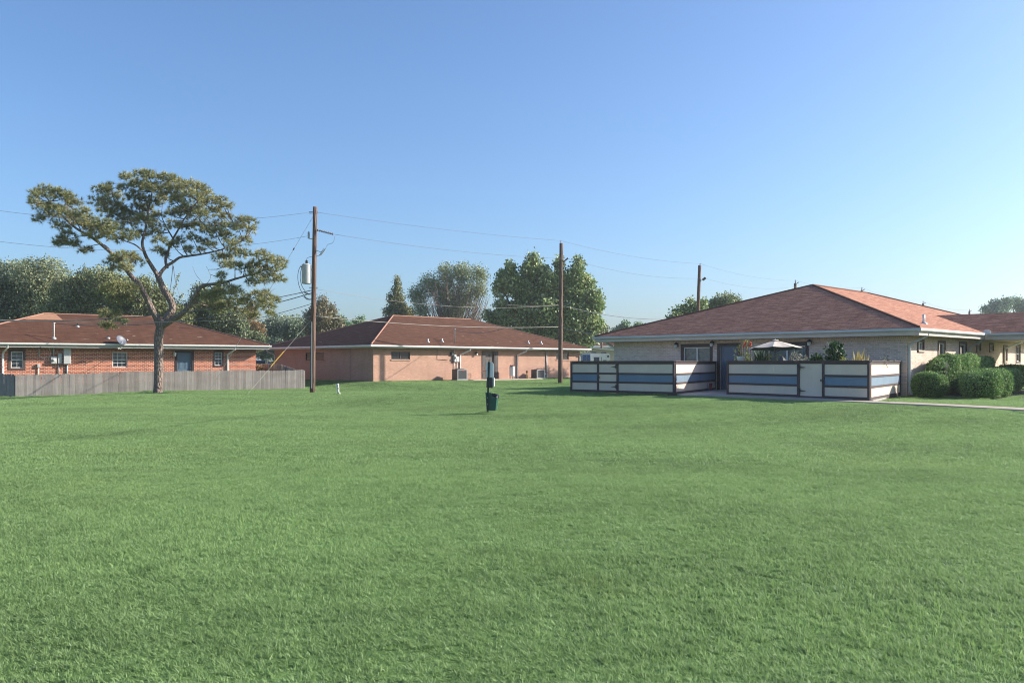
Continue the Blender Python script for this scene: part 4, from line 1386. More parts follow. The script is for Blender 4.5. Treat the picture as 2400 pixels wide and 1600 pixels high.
MB().tube([(0, 0, -.05), (.02, 0, .32), (.06, 0, .5)], .05, 8).build('pipe', pmat('dull_yellow_paint', (.50, .34, .12), .6, .3, 6), t)
MB().lathe([(.07, .46), (.1, .5), (.09, .6), (.04, .64)], (.06, 0, 0), 10).build('valve', pmat('rust_brown', (.17, .075, .04), .7, .3, 9), t)

# ------------------------------------------------------------------ satellite dish on the left house
sd = l_front.s(276)
base = LH @ (Vector((sd, -.72, l_front.z(276, 817))))
t = thing('satellite_dish', 'grey satellite dish on a bent arm at the gutter of the red brick house', 'satellite dish', base, R_(34))
armt = Vector((.10, -.15, .42))
MB().tube([(0, .05, -.02), (0.02, -.1, 0), (.09, -.13, .22), armt], .028, 8).build('arm', M_galv, t, smooth=True)
MB().box(-.09, .09, .02, .06, -.05, .04).build('bracket', M_white, t)
nrm = Vector((.50, -.60, .45)).normalized()
cdish = armt + Vector((-.02, .0, .10))
ux = nrm.cross(Vector((0, 0, 1))).normalized(); uy = ux.cross(nrm)
vs, fs = [], []
rings, seg = 6, 28
for side in (0, 1):
    for i in range(rings + 1):
        rr = i / rings
        for k in range(seg):
            a = 2 * math.pi * k / seg
            q = cdish + ux * (.38 * rr * math.cos(a)) + uy * (.34 * rr * math.sin(a)) + nrm * (.09 * rr * rr - .09 - side * .012)
            vs.append(q)
    off = side * (rings + 1) * seg
    for i in range(rings):
        for k in range(seg):
            a, b = off + i * seg + k, off + i * seg + (k + 1) % seg
            fs.append((a, b, b + seg, a + seg) if not side else (a, a + seg, b + seg, b))
o1 = rings * seg
for k in range(seg):
    fs.append((o1 + k, o1 + (k + 1) % seg, (rings + 1) * seg + o1 + (k + 1) % seg, (rings + 1) * seg + o1 + k))
db = MB(); db.add(vs, fs)
d_o = db.build('dish', pmat('grey_dish_enamel', (.09, .10, .13), .5, .1, 5), t, smooth=True)
fp = cdish + nrm * .36 + uy * -.22
MB().tube([cdish + uy * -.34, fp], .014, 6).tube([fp + nrm * .05, fp - nrm * .07], .045, 10).build('feed_horn', M_galv, t)

# ------------------------------------------------------------------ things in the patios
def parasol():
    tip = P(1817, 796, 32.4)
    b = Vector((tip.x, tip.y, PAD + .02))
    t = thing('parasol', 'open tan parasol with shade-coloured green underside above the planted patio', 'parasol', b)
    H = tip.z - b.z
    R = 1.02
    MB().tube([(0, 0, 0), (0, 0, H - .05)], .022, 8).build('pole', M_dkgrey, t)
    MB().lathe([(.26, 0), (.24, .06), (.05, .1), (.04, .3)], (0, 0, 0), 16).build('base', M_concrete, t)
    vs = [(0, 0, H - .03)]; fs = []
    TL = .055
    n = 8; rings = 7
    drop = .30
    for i in range(1, rings + 1):
        u = i / rings
        for k in range(n * 4):
            a = 2 * math.pi * (k + 2) / (n * 4)
            ph = (k % 4) / 4
            # radius between the ribs follows the chord, cloth sags a little
            am = math.pi / n
            aa = (ph - .0) * 2 * am - am
            rr = math.cos(am) / math.cos(aa) if True else 1
            sag = .05 * u * (1 - abs(ph - .5) * 2 if False else math.sin(math.pi * ph)) 
            vs.append((R * u * rr * math.cos(a + am * 0), R * u * rr * math.sin(a), H - .03 - drop * (u ** 1.15) - sag * .5 - R * u * rr * math.sin(a) * TL))
    m = n * 4
    for k in range(m): fs.append((0, 1 + k, 1 + (k + 1) % m))
    for i in range(rings - 1):
        for k in range(m):
            a, b_ = 1 + i * m + k, 1 + i * m + (k + 1) % m
            fs.append((a, a + m, b_ + m, b_))
    cb = MB(); cb.add(vs, fs)
    cb.build('canopy', pmat('tan_canvas', (.60, .52, .43), .9, .08, 3), t, smooth=False)
    lb = MB(); lb.add([(x * .995, y * .995, z - .012) for x, y, z in vs], [f[::-1] for f in fs])
    lb.build('canopy_shade_side', pmat('shaded_canvas_green', (.05, .12, .10), .9, .1, 3), t)  # underside of the canopy: its shade is put into the dark green
    MB().lathe([(.15, -.03), (.11, -.01), (.04, .005), (.012, .03)], (0, 0, H - .0), 12).build('vent_cap', MATS['tan_canvas'], t)
    for k in range(n):
        a = 2 * math.pi * (k + .5) / n
        e = Vector((R * .97 * math.cos(a), R * .97 * math.sin(a), H - .03 - drop * .95 - .02 - R * .97 * math.sin(a) * TL))
        MB().tube([(0, 0, H - .08), e], .009, 5).tube([(0, 0, H - .5), e * .55 + Vector((0, 0, (H - .1) * .45))], .008, 5).build('rib', M_dkgrey, t)
parasol()

def leaf_arr(rng, centers, size, n_per, spread, updir=0.2, shape=(1.0, .5), droop=0):
    """n_per leaves round each centre; returns V, F (rhombic quads)"""
    C_ = np.repeat(np.asarray(centers, float), n_per, axis=0)
    n = len(C_)
    C_ = C_ + rng.normal(0, 1, (n, 3)) * np.asarray(spread)
    d = rng.normal(0, 1, (n, 3)); d[:, 2] += updir; d /= np.linalg.norm(d, axis=1)[:, None]
    e = rng.normal(0, 1, (n, 3)); e -= d * (e * d).sum(1)[:, None]; e /= np.linalg.norm(e, axis=1)[:, None]
    s = size * rng.uniform(.6, 1.35, n)[:, None]
    a, b = d * s * shape[0] * .5, e * s * shape[1] * .5
    V = np.stack([C_ - a, C_ + b, C_ + a, C_ - b], 1).reshape(-1, 3)
    F = np.arange(4 * n).reshape(-1, 4)
    return V, F
def join(lst):
    V, F, k = [], [], 0
    for v, f in lst:
        V.append(v); F.append(f + k); k += len(v)
    return np.concatenate(V), np.concatenate(F)
def lobes_pts(rng, lobes, n, shell=.55, up=.0):
    """clump centres spread over ellipsoids (cx,cy,cz,rx,ry,rz), mostly near their shells"""
    L = np.asarray(lobes, float)
    w_ = (L[:, 3] * L[:, 4] + L[:, 3] * L[:, 5] + L[:, 4] * L[:, 5]); w_ /= w_.sum()
    idx = rng.choice(len(L), n, p=w_)
    d = rng.normal(0, 1, (n, 3)); d[:, 2] += up; d /= np.linalg.norm(d, axis=1)[:, None]
    r = shell + (1 - shell) * rng.uniform(0, 1, n) ** .7
    r = np.where(rng.uniform(0, 1, n) < .12, rng.uniform(0, shell, n), r)
    return L[idx, :3] + d * r[:, None] * L[idx, 3:6]

M_pot = pmat('terracotta', (.30, .12, .07), .8, .2, 6)
M_potw = pmat('white_planter', (.62, .60, .56), .7, .1, 4)
M_lime = leaf_mat('lime_leaves', [(0.0, (.10, .14, .03)), (.5, (.25, .27, .07)), (1.0, (.46, .44, .18))])
M_dkleaf = leaf_mat('dark_glossy_leaves', [(0.0, (.012, .04, .014)), (.5, (.025, .075, .022)), (1.0, (.06, .13, .035))], rough=.6)
M_blade = leaf_mat('blade_leaves', [(0.0, (.04, .07, .03)), (.5, (.09, .12, .05)), (1.0, (.18, .19, .09))])
M_silver = leaf_mat('grey_white_leaves', [(0.0, (.14, .16, .10)), (.5, (.30, .30, .22)), (1.0, (.58, .52, .44))])
M_canna = leaf_mat('yellow_canna_leaves', [(0.0, (.28, .24, .06)), (.5, (.48, .38, .14)), (1.0, (.60, .50, .28))])
M_stem = pmat('brown_stems', (.10, .07, .045), .8, .2, 8)
M_redp = pmat('red_petals', (.55, .015, .02), .5, .1, 8)
def at_patio(px, off):
    """point on the slab: off metres behind the fence line seen at px"""
    t_ = run_t(a2, b2, px)
    A = RH @ Vector((a2[0], a2[1], 0)); B = RH @ Vector((b2[0], b2[1], 0)); d = (B - A).normalized()
    w = A + d * t_
    n = Vector((-d.y, d.x, 0))
    r = (px - HX) / FPX
    k = off / (n.x * r + n.y)
    return Vector((w.x + r * k, w.y + k, PAD + .02))
def pot(t, r, h, mat):
    MB().lathe([(r * .72, 0), (r, h * .9), (r * 1.08, h * .9), (r * 1.08, h), (r * .9, h), (r * .88, h * .9)], (0, 0, 0), 16).build('pot', mat, t)
def bush(label, px, off, ztop, rad, potr, pmat_, lmat, n, size, seed, shape=(1, .5), nm='potted_plant', spread=.06):
    rng = np.random.default_rng(seed)
    b = at_patio(px, off)
    t = thing(nm, label, 'plant', b, 0, 'potted plants in the right patio')
    if pmat_: pot(t, potr, .42, pmat_)
    h = ztop - b.z
    c0 = .45
    lob = [(0, 0, (c0 + h) / 2, rad, rad, (h - c0) / 2), (rad * .4, 0, c0 + (h - c0) * .35, rad * .8, rad * .8, (h - c0) * .32), (-rad * .45, 0, c0 + (h - c0) * .3, rad * .8, rad * .8, (h - c0) * .3)]
    C_ = lobes_pts(rng, lob, int(n * 2.2))
    V, F = leaf_arr(rng, C_, size * 1.1, 10, spread, .3, shape)
    raw_mesh('foliage', V, F, lmat, t)
    mb = MB()
    for i in range(7):
        c = C_[i]
        mb.tube([(0, 0, .3), Vector(c) * .5 + Vector((0, 0, .25)), Vector(c)], [.012, .009, .004], 5)
    mb.build('stems', M_stem, t)
    return t
def bladeplant(label, px, off, ztop, rad, pmat_, lmat, n, wid, seed, straight=.5):
    rng = random.Random(seed)
    b = at_patio(px, off)
    t = thing('potted_plant', label, 'plant', b, 0, 'potted plants in the right patio')
    if pmat_: pot(t, .2, .4, pmat_)
    h = ztop - b.z
    mb = MB()
    for i in range(n):
        a = rng.uniform(0, 2 * math.pi); r = rad * rng.uniform(.2, 1)
        z1 = .35 + (h - .35) * rng.uniform(.55, 1)
        q = [Vector((0, 0, .35)), Vector((r * .35 * math.cos(a), r * .35 * math.sin(a), .35 + (z1 - .35) * .6)), Vector((r * math.cos(a), r * math.sin(a), z1 * (.9 if straight < .5 else 1)))]
        sd = Vector((-math.sin(a), math.cos(a), .0)) * wid
        vs = [q[0] - sd * .3, q[0] + sd * .3, q[1] + sd, q[1] - sd, q[2]]
        mb.add(vs, [(0, 1, 2, 3), (3, 2, 4)])
    mb.build('foliage', lmat, t)
    return t
cz = lambda px, py, Y: CAMZ + (HY - py) / FPX * Y
bush('tall thin rose with lime leaves against the blue door side', 1731, 0.8, cz(0, 805, 33), .16, .15, M_potw, M_lime, 26, .075, 1)
t = bush('lime leaved rose with red blooms on a brown trellis', 1749, 1.0, cz(0, 792, 33), .22, .2, M_potw, M_lime, 30, .08, 2)
mb = MB()
for i in range(5): mb.box(-.2 + i * .09, -.185 + i * .09, .0, .015, .4, cz(0, 806, 33) - PAD)
for i in range(6): mb.box(-.21, .19, -.012, -.001, .5 + i * .2, .515 + i * .2)
mb.build('trellis', pmat('red_brown_trellis', (.13, .05, .035), .7, .2, 5), t)
V, F = leaf_arr(np.random.default_rng(5), [(.14, -.1, cz(0, 802, 33) - PAD), (.17, -.08, cz(0, 805, 33) - PAD), (.1, -.1, cz(0, 809, 33) - PAD), (-.1, -.12, cz(0, 806, 33) - PAD), (-.08, -.12, cz(0, 813, 33) - PAD)], .07, 14, .035, 0, (1, .8))
raw_mesh('blooms', V, F, M_redp, t)
t = thing('planter_box', 'white stone pillar planter beside the red-blooming rose', 'planter', at_patio(1737, .35))
MB().lathe([(.15, 0), (.14, .8), (.12, 1.3), (.17, 1.42), (.17, 1.5)], (0, 0, 0), 12).build('pillar', M_potw, t)
bladeplant('dark palm-like plant behind the left rim of the parasol', 1783, 1.9, cz(0, 786, 34), .55, M_pot, M_dkleaf, 46, .03, 3, 0)
bladeplant('dense clump of tall dark grass under the left side of the parasol', 1777, 0.8, cz(0, 818, 32), .42, M_pot, M_dkleaf, 150, .016, 4, 1)
bladeplant('second clump of dark grass under the parasol, left of its pole', 1796, 1.0, cz(0, 822, 32), .36, M_pot, M_dkleaf, 120, .016, 14, 1)
bush('young lime shrub just left of the parasol pole', 1805, 0.55, cz(0, 822, 31), .14, .13, M_pot, M_lime, 24, .07, 6)
bush('spindly lime shrub just right of the parasol pole', 1828, 0.6, cz(0, 819, 31), .20, .13, M_pot, M_lime, 14, .07, 7)
bush('airy grey-white flowering shrub under the right side of the parasol', 1866, 0.65, cz(0, 823, 30.6), .36, .2, M_pot, M_silver, 60, .05, 8)
bush('airy grey-white flowering shrub beside the second window frame', 1888, 0.65, cz(0, 827, 30.3), .22, .2, M_pot, M_silver, 30, .05, 9)
bush('low dark leafy shrub left of the tall dark shrub', 1917, 0.9, cz(0, 826, 30.5), .38, .24, M_pot, M_dkleaf, 90, .11, 10)
bush('tallest dark green shrub in the right patio', 1957, 1.0, cz(0, 799, 30.2), .34, .26, M_pot, M_dkleaf, 120, .12, 11)
bush('low lime green plant between the dark shrub and the yellow canna', 1978, 0.55, cz(0, 831, 29.2), .2, .15, M_pot, M_lime, 24, .08, 12)
bladeplant('yellow canna with tall upright leaves near the patio corner', 2009, 0.6, cz(0, 811, 28.8), .42, M_pot, M_canna, 34, .075, 13, 1)
bladeplant('small spiky yellow plant at the patio corner', 2028, 0.55, cz(0, 824, 28.4), .2, M_pot, M_canna, 26, .04, 15, 1)
_ap = at_patio
at_patio = lambda px, off: Vector((*(RH @ Vector((14.0, -.55, 0)))[:2], PAD + .02))
bush('small dark plant peeking over the sunlit patio fence end', 2062, 0.3, cz(0, 836, 33), .24, .15, M_pot, M_dkleaf, 40, .06, 16)
at_patio = _ap
# vine hanging over the sunlit side
vb = (RH @ Vector((b2[0] + (14.35 - b2[0]) * .42, b2[1] * .58, 0)))
t = thing('trailing_vine', 'small trailing vine hanging over the sunlit end of the patio fence', 'plant', (vb.x, vb.y, PAD + FH))
rng = np.random.default_rng(22)
C_ = np.array([(.02 * i - .1 + .012 * i * .3, -.1 - .01 * i, .1 - .045 * i) for i in range(8)] + [(.1 * i - .1, -.08, .06) for i in range(6)])
V, F = leaf_arr(rng, C_, .05, 8, .05)
raw_mesh('foliage', V, F, M_silver, t)
MB().tube([Vector((0, .1, -.05)), Vector((0, 0, .05)), Vector(C_[7])], .008, 5).build('stems', M_stem, t)
# lantern on the table
b = at_patio(1833, .45)
t = thing('patio_table', 'small dark round patio table below the parasol', 'table', b)
MB().lathe([(.3, .86), (.3, .89)], (0, 0, 0), 18).build('table_top', M_dkgrey, t)
MB().tube([(0, 0, 0), (0, 0, .86)], .03, 8).lathe([(.2, 0), (.18, .04), (.03, .06)], (0, 0, 0), 14).build('leg', M_dkgrey, t)
t2 = thing('lantern', 'white hooded lantern on the small table below the parasol', 'lantern', b + Vector((0, 0, .891)))
zt = cz(0, 835, b.y) - b.z - .891
MB().box(-.1, .1, -.1, .1, 0, zt * .7).build('body', pmat('pinkish_lantern', (.52, .42, .40), .6, .1, 6), t2, bevel=.01)
MB().lathe([(.17, zt * .72), (.10, zt * .88), (.03, zt)], (0, 0, 0), 8).build('roof', M_dkgrey, t2)

# broom and dustpan by the left fence
bq = RH @ Vector((c1[0] + .55, -1.3, .0)); bq = Vector((P(1655, 0, bq.y).x, bq.y, PAD + .02))
t = thing('broom', 'blue long-handled broom leaning on the shaded fence end by the blue door', 'broom', bq)
MB().tube([(0, 0, .3), (-.14, .1, 1.15)], .014, 6).build('handle', pmat('blue_handle', (.10, .2, .32), .5, .1, 5), t)
MB().hexa([(-.13, -.03, 0), (.14, -.03, 0), (.14, .05, 0), (-.13, .05, 0)], [(-.06, -.015, .34), (.06, -.015, .34), (.06, .03, .34), (-.06, .03, .34)]).build('bristles', pmat('blue_bristles', (.06, .13, .2), .8, .3, 20, stretch=(6, 6, .5)), t)
t = thing('bucket', 'red plastic bucket beside the broom', 'bucket', bq + Vector((.22, .35, 0)))
MB().lathe([(.10, 0), (.14, .28), (.15, .29), (.15, .31), (.13, .31), (.1, .05)], (0, 0, 0), 18).build('body', pmat('red_plastic', (.32, .05, .04), .4, .1, 4), t)
MB().tube([(-.14, 0, .28), (-.1, 0, .4), (0, 0, .44), (.1, 0, .4), (.14, 0, .28)], .006, 5).build('handle', M_galv, t)

# ------------------------------------------------------------------ clipped hedges
M_hedge = leaf_mat('hedge_leaves', [(0.0, (.04, .10, .022)), (.5, (.15, .29, .07)), (1.0, (.50, .62, .27))], rough=.6, trans=.2)
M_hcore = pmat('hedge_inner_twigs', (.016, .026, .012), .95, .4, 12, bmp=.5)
def hedge(label, x0, x1, y0, y1, h, seed, n, tilt=0, rd=.28, size=.06, lumps=.06, e=3.2):
    """superellipsoid clipped bush in the right house frame"""
    rng = np.random.default_rng(seed)
    cx, cy = (x0 + x1) / 2, (y0 + y1) / 2
    b = RH @ Vector((cx, cy, 0))
    t = thing('hedge_bush', label, 'hedge', (b.x, b.y, PAD - .02), R_(-45), 'clipped hedges beside the right house')
    ax, ay, az = (x1 - x0) / 2, (y1 - y0) / 2, h / 2
    def surf(d):
        q = (np.abs(d[:, 0] / ax) ** e + np.abs(d[:, 1] / ay) ** e + np.abs(d[:, 2] / az) ** e) ** (-1 / e)
        return d * q[:, None]
    # sample directions weighted so that long faces get their share
    u = rng.uniform(-1, 1, (n * 3, 3)) * (ax, ay, az)
    f = rng.integers(0, 3, n * 3)
    areas = np.array([ay * az, ax * az, ax * ay]); f = rng.choice(3, n * 3, p=areas / areas.sum())
    sgn = rng.choice([-1, 1], n * 3)
    for k in range(3):
        m = f == k
        u[m, k] = sgn[m] * (ax, ay, az)[k]
    S_ = surf(u)[: n]
    ph = rng.uniform(0, 6, 6)
    lump = 1 + lumps * (np.sin(S_[:, 1] * 2.6 + ph[0]) * np.sin(S_[:, 2] * 3 + ph[1]) + .7 * np.sin(S_[:, 0] * 4 + S_[:, 1] * 5 + ph[2]))
    C_ = S_ * lump[:, None] * rng.uniform(.93, 1.01, n)[:, None]
    C_[:, 2] += az
    V, F = leaf_arr(rng, C_, size, 4, .03, .2, (1, .55))
    raw_mesh('foliage', V, F, M_hedge, t)
    # inner mass
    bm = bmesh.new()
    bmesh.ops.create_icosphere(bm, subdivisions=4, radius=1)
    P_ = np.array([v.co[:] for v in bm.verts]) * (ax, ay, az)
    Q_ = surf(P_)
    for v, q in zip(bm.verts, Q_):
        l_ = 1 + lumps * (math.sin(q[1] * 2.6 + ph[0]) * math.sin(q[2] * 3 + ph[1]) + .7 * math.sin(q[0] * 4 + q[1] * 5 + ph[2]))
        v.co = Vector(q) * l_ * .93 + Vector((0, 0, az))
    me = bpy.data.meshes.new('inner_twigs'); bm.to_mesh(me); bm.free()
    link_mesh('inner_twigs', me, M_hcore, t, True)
    return t
def HB(px, py): return RL(G(px, py))
hedge('low rounded hedge bush in front, nearest the downspout corner', 15.1, 16.25, -1.3, -.05, .9, 1, 4600, size=.055, e=2.7)
hedge('tall dark clipped hedge against the side wall, behind the low ones', 14.88, 15.85, .5, 8.2, 1.60, 2, 15000, size=.07)
hedge('low front hedge bush at the near end of the front row', 16.8, 18.1, -1.5, 1.3, 1.0, 3, 9000, size=.055)
hedge('low front hedge bush in the middle of the front row', 16.1, 17.45, 1.15, 4.4, 1.0, 4, 8500, size=.055)
hedge('low front hedge bush at the far right end of the front row', 15.85, 16.95, 4.2, 7.5, 1.02, 5, 7500, size=.055)
hedge('thin hedge bush with brownish top behind the front row, right of the tall hedge', 14.95, 16.3, 9.0, 12.4, 1.15, 6, 6000, size=.06)
# ------------------------------------------------------------------ the pine
M_bark = bark_mat('pine_bark', (.32, .235, .19), (.20, .16, .14), 7.5, (1, 1, .4))
M_needle = leaf_mat('pine_needles', [(0.0, (.06, .09, .035)), (.35, (.18, .20, .075)), (.7, (.40, .385, .175)), (1.0, (.58, .50, .33))], rough=.5, trans=.15)
PB = G(371, 922)
PY = PB.y
S1 = 2.614
def c1p(x, y, dy=0.0): return P(x / S1, 360 + y / S1, PY + dy)
pine = thing('pine_tree', 'large pine with a forked trunk and spreading crown before the red brick house', 'tree', PB)
def L(p): return p - PB
limbs = []
def limb(pts, dys, r0, r1):
    q = [L(c1p(x, y, d)) for (x, y), d in zip(pts, dys)]
    # densify with a spline so that the limb bends smoothly
    out = []
    n = len(q)
    for i in range(n - 1):
        p0, p1, p2, p3 = q[max(i - 1, 0)], q[i], q[i + 1], q[min(i + 2, n - 1)]
        for k in range(5):
            u = k / 5
            out.append(.5 * ((2 * p1) + (-p0 + p2) * u + (2 * p0 - 5 * p1 + 4 * p2 - p3) * u * u + (-p0 + 3 * p1 - 3 * p2 + p3) * u ** 3))
    out.append(q[-1])
    m = len(out)
    rr = [r0 + (r1 - r0) * (i / (m - 1)) ** .8 for i in range(m)]
    if limbs: rr = [q_ * .82 for q_ in rr]
    limbs.append((out, rr))
    return out, rr
prn = random.Random(11)
trunk = limb([(970, 1500), (968, 1450), (972, 1350), (972, 1240), (972, 1130), (985, 1060), (990, 1015)], [0, 0, 0, 0, 0, 0, 0], .235, .235)
trunk[1][:8] = [.38, .33, .295, .27, .25, .24, .236, .235]
limb([(980, 1060), (958, 1005), (930, 950), (905, 900), (880, 850), (850, 800), (800, 745), (770, 705), (715, 640), (660, 590), (600, 540), (540, 500), (470, 460), (400, 400), (340, 340), (300, 290)], [0, 0, -.1, -.2, -.3, -.4, -.5, -.6, -.8, -1, -1.1, -1.2, -1.3, -1.4, -1.5, -1.5], .24, .04)
limb([(990, 1050), (1035, 990), (1058, 945), (1040, 890), (1005, 840), (985, 790), (965, 745)], [0, .1, .2, .3, .4, .45, .5], .26, .19)
limb([(965, 745), (930, 690), (900, 640), (880, 590), (872, 540), (890, 470), (900, 400), (915, 320), (930, 250), (930, 180)], [.5, .55, .6, .6, .6, .7, .8, .8, .7, .6], .15, .035)
limb([(975, 765), (985, 730), (1020, 690), (1060, 665), (1100, 637), (1150, 628), (1220, 618), (1290, 605), (1350, 590), (1430, 560), (1500, 520)], [.5, .6, .8, .9, 1.0, 1.1, 1.2, 1.2, 1.1, 1.0, .9], .14, .03)
limb([(1025, 700), (1015, 655), (1030, 600), (1050, 540), (1090, 470), (1130, 400), (1180, 330), (1230, 270)], [.9, 1.0, 1.1, 1.2, 1.2, 1.1, 1.0, .9], .11, .03)
limb([(995, 1055), (1060, 1015), (1110, 985), (1160, 935), (1190, 880), (1215, 835), (1250, 807), (1300, 800), (1370, 790), (1440, 768), (1520, 745), (1600, 720), (1680, 690)], [0, -.3, -.5, -.7, -.9, -1, -1.1, -1.2, -1.2, -1.1, -1, -1, -.9], .22, .03)
limb([(1240, 812), (1275, 850), (1330, 880), (1400, 890), (1480, 890), (1560, 885), (1640, 880)], [-1.1, -.9, -.7, -.6, -.5, -.5, -.4], .06, .02)
limb([(1180, 900), (1260, 930), (1350, 940), (1450, 945), (1560, 960)], [-.9, -.2, .3, .6, .8], .05, .018)
limb([(1110, 975), (1200, 1000), (1350, 1003), (1480, 985)], [-.5, -.2, 0, .2], .035, .012)
limb([(955, 985), (900, 950), (860, 905), (835, 880)], [0, .2, .4, .5], .06, .03)
limb([(870, 960), (800, 965), (740, 985), (690, 1010)], [.2, -.2, -.5, -.8], .045, .016)
limb([(835, 840), (790, 850), (740, 850), (690, 850)], [-.2, -.5, -.7, -.9], .04, .015)
limb([(790, 735), (790, 700), (800, 670), (810, 640)], [-.5, -.8, -1, -1.1], .06, .02)
limb([(880, 600), (830, 560), (780, 540), (730, 520), (680, 480)], [.6, .2, 0, -.3, -.5], .06, .015)
limb([(900, 410), (830, 370), (760, 330), (690, 290), (640, 250)], [.8, .9, 1.1, 1.3, 1.4], .06, .015)
limb([(1110, 440), (1180, 430), (1260, 440), (1350, 440), (1450, 430)], [1.2, 1.4, 1.6, 1.6, 1.5], .06, .015)
limb([(1060, 520), (1020, 450), (990, 380), (1000, 300)], [1.2, 1.6, 1.9, 2.0], .06, .015)
limb([(690, 610), (640, 560), (580, 560), (520, 580), (470, 570)], [-.9, -.5, -.3, -.2, 0], .04, .012)
limb([(540, 500), (470, 510), (400, 530), (350, 550)], [-1.2, -1, -.8, -.7], .04, .012)
limb([(500, 480), (470, 420), (420, 350), (390, 280)], [-1.2, -1.6, -1.9, -2.0], .045, .012)
limb([(1210, 850), (1240, 800), (1200, 740), (1180, 690)], [-1, -.8, -.7, -.6], .018, .006)
limb([(1260, 805), (1290, 760), (1275, 710), (1262, 690)], [-1.1, -1, -.9, -.9], .02, .006)
limb([(1060, 680), (1050, 780), (1040, 860), (1055, 930)], [.9, .7, .6, .5], .025, .008)
limb([(1062, 690), (1075, 780), (1100, 870)], [.9, 1.1, 1.2], .02, .007)
clumps = """230 260 50|270 230 45|350 250 55|400 270 50|450 310 50|260 330 55|330 340 60|300 390 55|390 360 60|430 400 50|500 360 45|380 450 45|420 500 55|370 540 40|480 430 55|530 400 50|470 550 30|560 450 50|205 300 30|245 400 30|350 555 25|430 560 30|540 590 22|505 600 18
620 230 50|680 215 50|600 300 50|660 300 60|710 270 50|630 350 40|740 330 45|640 440 60|700 380 60|760 360 60|700 460 60|780 430 65|820 380 55|640 510 45|740 520 50|880 410 60|930 430 55|860 490 50|960 480 50|800 500 50|980 530 45|560 500 40|600 470 45
780 150 45|780 210 50|860 130 45|910 130 45|960 150 50|840 200 55|900 200 60|960 220 60|1040 150 50|1080 180 50|1020 220 60|1110 220 60|1170 200 55|1230 220 50|1260 260 50|820 270 55|880 280 50|1180 270 60|1240 310 55|1310 290 45|1350 290 45|1390 330 45|950 300 45|1000 280 50|1060 260 50|900 340 45|850 330 45
1080 300 60|1120 360 60|1050 370 50|1190 360 60|1250 380 55|1320 360 55|1380 390 45|960 380 45|1060 440 55|1130 450 50|1200 440 50|1260 470 55|1320 440 50|1330 500 60|1400 450 50|1390 510 50|1460 450 45|1480 410 45|1530 420 50|1540 470 40|1500 530 40|1420 560 45|1180 520 40|1100 530 35|1150 590 35|1060 560 35|970 590 35|1250 540 35|1300 560 35|1230 590 25|1010 620 22
1350 640 40|1400 640 45|1440 600 45|1490 620 50|1580 620 45|1640 650 50|1700 660 45|1600 700 50|1680 720 45|1710 770 35|1640 760 45|1560 740 45|1500 700 45|1440 690 45|1380 690 35|1540 790 30|1600 780 35|1360 750 30|1725 690 25|1560 680 40
1290 880 55|1350 860 60|1420 860 60|1250 940 50|1320 950 60|1400 930 65|1480 900 50|1560 870 50|1630 870 50|1670 900 40|1550 930 45|1640 940 45|1480 970 40|1240 880 40|1660 980 25|1560 990 25|1440 830 40|1360 800 35|1330 840 40|1600 910 35
690 660 50|740 640 60|800 640 60|840 660 45|700 710 40|780 700 40|660 830 50|720 810 55|780 830 55|700 890 45|760 890 45|640 980 40|700 990 50|740 1030 35|640 1050 30|690 1060 30|660 1000 35"""
CL = [tuple(map(float, c.split())) for line in clumps.split('\n') for c in line.split('|')]
rng = np.random.default_rng(3)
nodes = [(Vector(p), r) for pts_, rr in limbs[1:] for p, r in zip(pts_, rr)]
tv, centers, radii = MB(), [], []
for x, y, r in CL:
    r *= prn.uniform(.78, 1.06)
    px_, py_ = x / S1, 360 + y / S1
    q = L(c1p(x, y))
    near = sorted(nodes, key=lambda n_: (n_[0].x - q.x) ** 2 + (n_[0].z - q.z) ** 2 + (0 if n_[1] < .09 else .25))[:3]
    nd = near[prn.randrange(2)]
    dy = nd[0].y + prn.gauss(0, .55)
    q = L(c1p(x, y, dy))
    centers.append(q); radii.append(r / S1 / FPX * PY)
    a = nd[0]; mid = (a + q) / 2 + Vector((0, 0, -.08))
    tv.tube([a, mid, q, q + (q - mid).normalized() * radii[-1] * .5], [min(.035, nd[1]), .022, .014, .008], 5)
    for k in range(3):
        e = q + Vector((prn.gauss(0, .5), prn.gauss(0, .5), prn.gauss(.25, .4))) * radii[-1] * 1.2
        tv.tube([q, e], [.012, .006], 4)
bk = MB()
for pts_, rr in limbs:
    if rr is limbs[0][1]: 
        bk.tube([pts_[0] + Vector((0, 0, -.35))] + pts_, [.46] + rr, 16)
    else:
        bk.tube(pts_, rr, 10 if rr[0] > .1 else 6)
for b_, t_ in ((limbs[0][0][2], 1),):
    for k in range(7):
        a = k * .9
        bk.tube([limbs[0][0][4] + Vector((.1 * math.cos(a), .1 * math.sin(a), -.05)), limbs[0][0][0] + Vector((.36 * math.cos(a), .36 * math.sin(a), .1)), limbs[0][0][0] + Vector((.62 * math.cos(a), .62 * math.sin(a), -.25))], [.14, .12, .05], 8)
tr_o = bk.build('trunk', M_bark, pine, smooth=True)
tv.build('branches', bark_mat('pine_twig_bark', (.12, .085, .065), (.08, .06, .05), 9), pine, smooth=True)
cv, dirs = [], []
for c, r in zip(centers, radii):
    n = int(34 * (r / .45) ** 2) + 10
    d = rng.normal(0, 1, (n, 3)); d[:, 2] += .35; d /= np.linalg.norm(d, axis=1)[:, None]
    pp = np.array(c) + d * (r * rng.uniform(.1, 1.3, n) ** .6)[:, None] * (1.05, 1.15, .62)
    dd = d * (1, 1, .8) + (0, 0, .55); dd /= np.linalg.norm(dd, axis=1)[:, None]
    cv.append(pp); dirs.append(dd)
TC = np.concatenate(cv); TD = np.concatenate(dirs)
K = 26
C_ = np.repeat(TC, K, axis=0); D_n = np.repeat(TD, K, axis=0)
n = len(C_)
